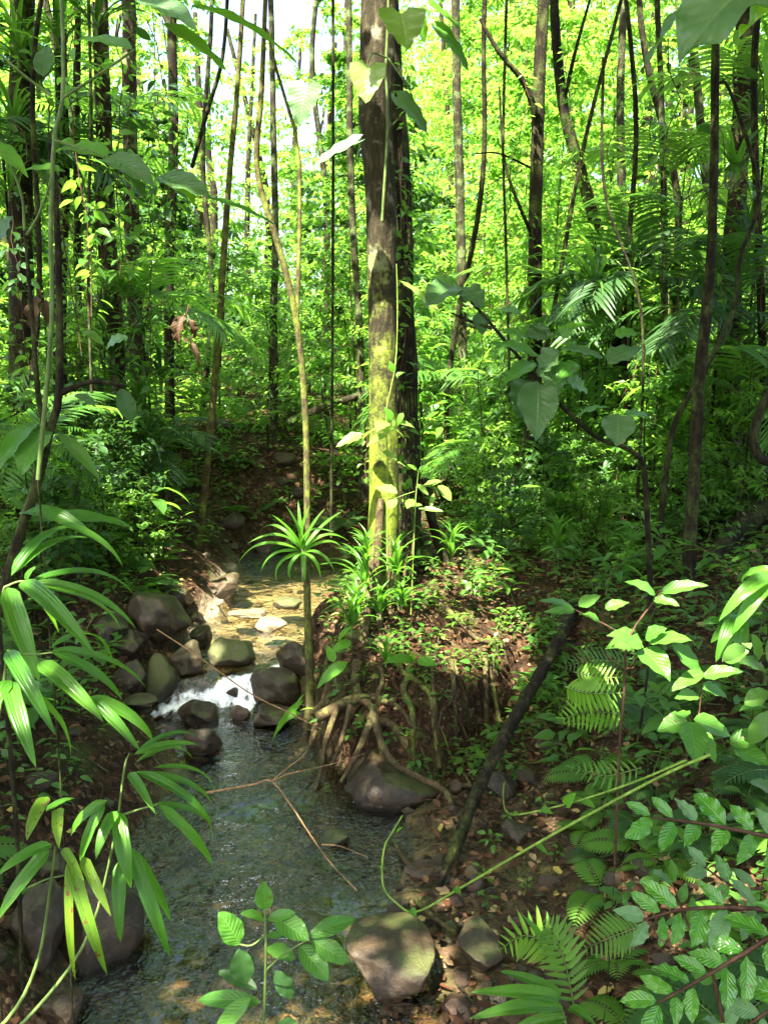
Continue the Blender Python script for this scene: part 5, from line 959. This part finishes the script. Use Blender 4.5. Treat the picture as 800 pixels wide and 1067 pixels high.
def strew(protos, n, xr, yr, smin, smax, label, group, cond, dmin=.12):
    k = 0; mine = []
    for _ in range(n*25):
        if k >= n: break
        x = rng.uniform(*xr); y = rng.uniform(*yr); L = np.interp(y, YK, LK); R = np.interp(y, YK, RK)
        z = gz(x, y); px, py, _d = proj((x, y, z))
        if not (-60 < px < 860 and py < 1130) or not cond(x, y, L, R, px, py): continue
        if any((a-x)**2+(b-y)**2 < dmin*dmin for a, b in mine): continue
        mine.append((x, y)); place(protos[rng.integers(len(protos))], (x, y, z), rng.uniform(0, 6.28), rng.uniform(smin, smax), label, group, rng.normal()*.12, rng.normal()*.12); k += 1
strew(SE[:5], 60, (-.5, 2.2), (6.5, 9.5), .35, .9, 'small seedling on top of the root-bound mound', 'seedlings on the mound', lambda x, y, L, R, px, py: x > R+.3 and (py < 720) and not (380 < px < 440 and py > 640))
strew(SE, 90, (1.0, 7), (6, 13), .6, 1.3, 'leafy seedling on the right bank behind the fallen log', 'seedlings on the right bank', lambda x, y, L, R, px, py: x > 1.2 and py < 640)
strew([SE[2], SE[4], SE[0]], 22, (.3, 1.3), (4, 6.6), .3, .6, 'tiny seedling on the dark slope beside the fallen log', 'tiny seedlings beside the log', lambda x, y, L, R, px, py: px > 500 or py < 800, .2)
HB = [seed_proto('broadleaf_herb', 8, .12, .07, 21, 'leaf_seed', TML, 'herb'), seed_proto('broadleaf_herb', 12, .2, .08, 22, 'leaf_bright', TM, 'herb'), seed_proto('broadleaf_herb', 10, .15, .10, 23, 'leaf_mid', TM, 'herb')]
strew(HB, 90, (-.6, 1.5), (5.9, 7.6), .5, 1.1, 'small green herb rooted in the litter of the mound', 'herbs on the mound', lambda x, y, L, R, px, py: x > R+.1, .07)
strew(HB, 70, (1.2, 5), (4, 10), .8, 1.8, 'green herb in the litter of the right bank', 'herbs on the right bank', lambda x, y, L, R, px, py: px > 560, .12)
strew(HB, 60, (-5, -2), (5, 11.5), .7, 1.6, 'green herb on the soil of the left bank', 'herbs on the left bank', lambda x, y, L, R, px, py: x < L-.3, .12)
strew(FE, 34, (1.0, 3.2), (2.6, 6), .5, .9, 'fern on the right slope below the broad-leaved sapling', 'ferns on the right slope', lambda x, y, L, R, px, py: px > 610 and py > 700, .2)
strew(SE, 40, (1.1, 3.6), (2.6, 6.4), .4, .9, 'seedling among the ferns on the right slope', 'seedlings on the right slope', lambda x, y, L, R, px, py: px > 620 and py > 640, .18)
strew(SE, 60, (-6, -1.9), (4.2, 10), .5, 1.1, 'leafy seedling on the left bank above the stones', 'seedlings on the left bank', lambda x, y, L, R, px, py: x < L-.6 and (px < 90 or py < 610), .2)
strew(FE, 26, (-5, -1.7), (3, 10), .5, 1.0, 'fern on the left bank under the strap-leaved palms', 'ferns on the left bank', lambda x, y, L, R, px, py: x < L-.5 and (px < 60 or py < 620), .25)
strew(SE2, 90, (-6, 4), (12.6, 17), .6, 1.3, 'young shrub on the dark back bank beyond the pool', 'young shrubs on the back bank', lambda x, y, L, R, px, py: True, .25)
strew(FE, 24, (-4.5, 3), (11.8, 14.5), .7, 1.2, 'fern on the dark back bank beyond the pool', 'ferns on the back bank', lambda x, y, L, R, px, py: True, .3)
strew(FE, 40, (.8, 8), (8.5, 15), .8, 1.5, 'fern on the forest floor right of the dark vine-wrapped tree', 'ferns on the right forest floor', lambda x, y, L, R, px, py: px > 470, .35)
strew(SE2, 120, (.5, 11), (11, 21), 1., 2., 'young broad-leaved shrub deep in the forest on the right', 'deep forest young shrubs right', lambda x, y, L, R, px, py: px > 430, .35)
strew(SE2, 70, (-10, -2.5), (9, 20), 1., 1.9, 'young broad-leaved shrub deep in the forest on the left', 'deep forest young shrubs left', lambda x, y, L, R, px, py: px < 230, .35)
# broad leaves lying low on mound edge
plant('mound_seedling', 'seedling with broad bright leaves hanging at the left edge of the mound', 'seedling', [[(352, 720, 6.5), (348, 700, 6.5), (350, 680, 6.5)]], [(366, 668, 344, 680, 12), (362, 690, 330, 718, 15), (348, 690, 340, 672, 10), (352, 668, 368, 652, 9), (310, 748, 318, 722, 8), (316, 730, 284, 772, 11), (312, 742, 298, 752, 7)], 'stem_green', 'big_lit', 'ovate', 6.4, arch=.08, nu=5, nv=9)
plant('mound_seedling', 'seedling with two broad matt leaves in the middle of the mound', 'seedling', [[(424, 706, 6.5), (428, 694, 6.5), (432, 690, 6.5)]], [(432, 688, 398, 692, 14), (434, 688, 456, 694, 13), (430, 688, 424, 676, 8)], 'stem_green', 'big_lit', 'ovate', 6.4, arch=.08, nu=5, nv=9)
PL = []
for sd in range(3):
    r = np.random.default_rng(900+sd); gl = G(); gs = G(); pin = T_grid('strap', .085, 3, 6, .10, .2, 0)
    for f in range([9, 7, 11][sd]):
        az = f*2.4+r.random()*.5; el = r.uniform(.5, 1.2); l = r.uniform(.9, 1.4); d = np.array([math.cos(az)*math.cos(el), math.sin(az)*math.cos(el), math.sin(el)]); P = [np.zeros(3)]
        for k in range(14): d = unit(d+[0, 0, -.11]); P.append(P[-1]+d*l/14)
        P = np.array(P); tube(gs, P, np.linspace(.008, .002, 15), 4, cap=False)
        m_ = 15; u = np.linspace(.3, .99, m_)*14; Q = np.stack([np.interp(u, range(15), P[:, c]) for c in range(3)], -1); Tn = unit(np.gradient(Q, axis=0)); side = unit(np.cross(Tn, [0, 0, 1.]))
        for sg in (-1, 1): scatter(gl, pin, Q, side*sg+Tn*.8+[0, 0, -.35], np.cross(side, Tn)+r.normal(size=(m_, 3))*.1, l*.38*(.8+.4*r.random(m_)), np.full(m_, r.random()))
    root = thing('understorey_palm', 'x', 'palm'); PL.append(proto(root, gl.build('fronds', M[['leaf_mid', 'leaf_seed', 'leaf_dark'][sd]], root), gs.build('stalks', M['stem_green'], root)))
for px, Y, h, sc, z_ in [(105, 10.2, .7, .6, 0), (165, 11, .9, .65, 0), (70, 10.5, 1.4, .8, 0), (20, 8.4, .8, 1., 0), (150, 11, 2.4, 1.1, 0), (45, 11, 3.4, 1.2, 0), (110, 12.5, 4.4, 1.3, 0), (15, 10.5, 5.2, 1.3, 0), (620, 11, 2.2, 1.3, 1), (655, 10.5, 2.6, 1.2, 1), (590, 12, 1.6, 1.2, 1), (745, 9.6, 2.2, 1.1, 1), (790, 9.2, 1.2, 1.1, 1), (780, 10.5, 4.2, 1.2, 1), (700, 12, 3.6, 1.3, 1), (520, 12, .6, 1.0, 1), (470, 13, 1.3, 1.1, 1), (610, 9.6, .2, .8, 1)]:
    p = at(px, 400, Y); z0 = gz(p[0], Y); pr_ = PL[rng.integers(3)]
    o = place(pr_, (p[0], Y, z0+h), rng.uniform(0, 6.28), sc, ['slender palm with arching fronds among the dark trunks on the left', 'slender palm with arching fronds in the thicket right of the mossy trunk'][z_], ['palms on the left', 'palms on the right'][z_])
    if h > .3:
        g = G(); tube(g, smooth_path([[0, 0, -h/sc-.1], [.05, .03, -h/sc*.5], [0, 0, .02]], 10), .012, 6, bump=.1); g.build('trunk', M['bark_dark'], o)
# low ground cover nobody could count
g = G(); n = 5200; X = rng.uniform(-7, 7, n); Y = 3.+14*rng.random(n); L_ = np.interp(Y, YK, LK); R_ = np.interp(Y, YK, RK)
k = ((X < L_-.35) | (X > R_+.25) | (Y > 12.6)) & (vnoise(X*1.3, Y*1.3, 61) > -.12) & ~((X > R_) & (X < 1.5) & (Y < 6.2)) & ~((Y > 9) & (Y < 12.5) & (X > -3) & (X < -1) & (rng.random(n) < .8)); X = X[k]; Y = Y[k]
m_ = 7; X = np.repeat(X, m_); Y = np.repeat(Y, m_); a = np.tile(np.arange(m_)*2.4, len(X)//m_)+rng.random(len(X)); hh = .03+.16*rng.random(len(X)); rr_ = .02+.05*rng.random(len(X))
X = X+np.cos(a)*rr_; Y = Y+np.sin(a)*rr_; P = np.stack([X, Y, terrain(X, Y)+hh], -1)
scatter(g, TM, P, np.stack([np.cos(a), np.sin(a), -.2+.3*rng.normal(size=len(a))], -1), np.array([0, 0, 1.])+rng.normal(size=P.shape)*.25, .045+.06*rng.random(len(X))**2+.002*Y)
tag(g.build('ground_cover', M['leaf_seed']), 'low green ground cover of tiny leaves over the banks', 'ground cover', kind='stuff')
# remove unused prototypes
for p in HB+PL+CL+BG+SH+TU+FE+SE+SE2+cob:
    if p.name not in USED:
        for c in PARTS.get(p.name, []): bpy.data.objects.remove(c)
        bpy.data.objects.remove(p)
for o in SC.objects:
    if '_proto' in o: del o['_proto']
# ------------------------------------------------------------------ light, world, camera
sun = bpy.data.lights.new('sun', 'SUN'); sun.energy = 5; sun.angle = math.radians(.5); sun.color = (1, .93, .80)
so = bpy.data.objects.new('sun', sun); COL.objects.link(so); so.rotation_euler = Vector(SUND).to_track_quat('Z', 'Y').to_euler()
w = bpy.data.worlds.new('World'); SC.world = w; w.use_nodes = True; nt = w.node_tree
sk = nt.nodes.new('ShaderNodeTexSky'); sk.sky_type = 'NISHITA'; sk.sun_disc = False; sk.sun_elevation = math.asin(SUND[2]); sk.sun_rotation = math.atan2(SUND[0], SUND[1]); sk.air_density = 1.0; sk.dust_density = 4.5; sk.ozone_density = 1
bgn = nt.nodes['Background']; bgn.inputs[1].default_value = .09; nt.links.new(sk.outputs[0], bgn.inputs[0])
cam = bpy.data.cameras.new('camera'); co = bpy.data.objects.new('camera', cam); COL.objects.link(co); co.location = (0, 0, 3); co.rotation_euler = (math.pi/2-PITCH, 0, 0)
cam.sensor_fit = 'VERTICAL'; cam.angle_y = 2*math.atan(533.5/FPX); cam.clip_start = .05; cam.clip_end = 1500
SC.camera = co
vs = SC.view_settings; vs.view_transform = 'Standard'; vs.look = 'None'; vs.gamma = 1; vs.use_curve_mapping = False; vs.exposure = 3.3
cy = SC.cycles; cy.max_bounces = 8; cy.diffuse_bounces = 5; cy.glossy_bounces = 3; cy.transmission_bounces = 6; cy.transparent_max_bounces = 8; cy.use_denoising = True; cy.sample_clamp_indirect = 8; cy.caustics_reflective = False; cy.caustics_refractive = False
cy.use_adaptive_sampling = True; cy.adaptive_threshold = .02
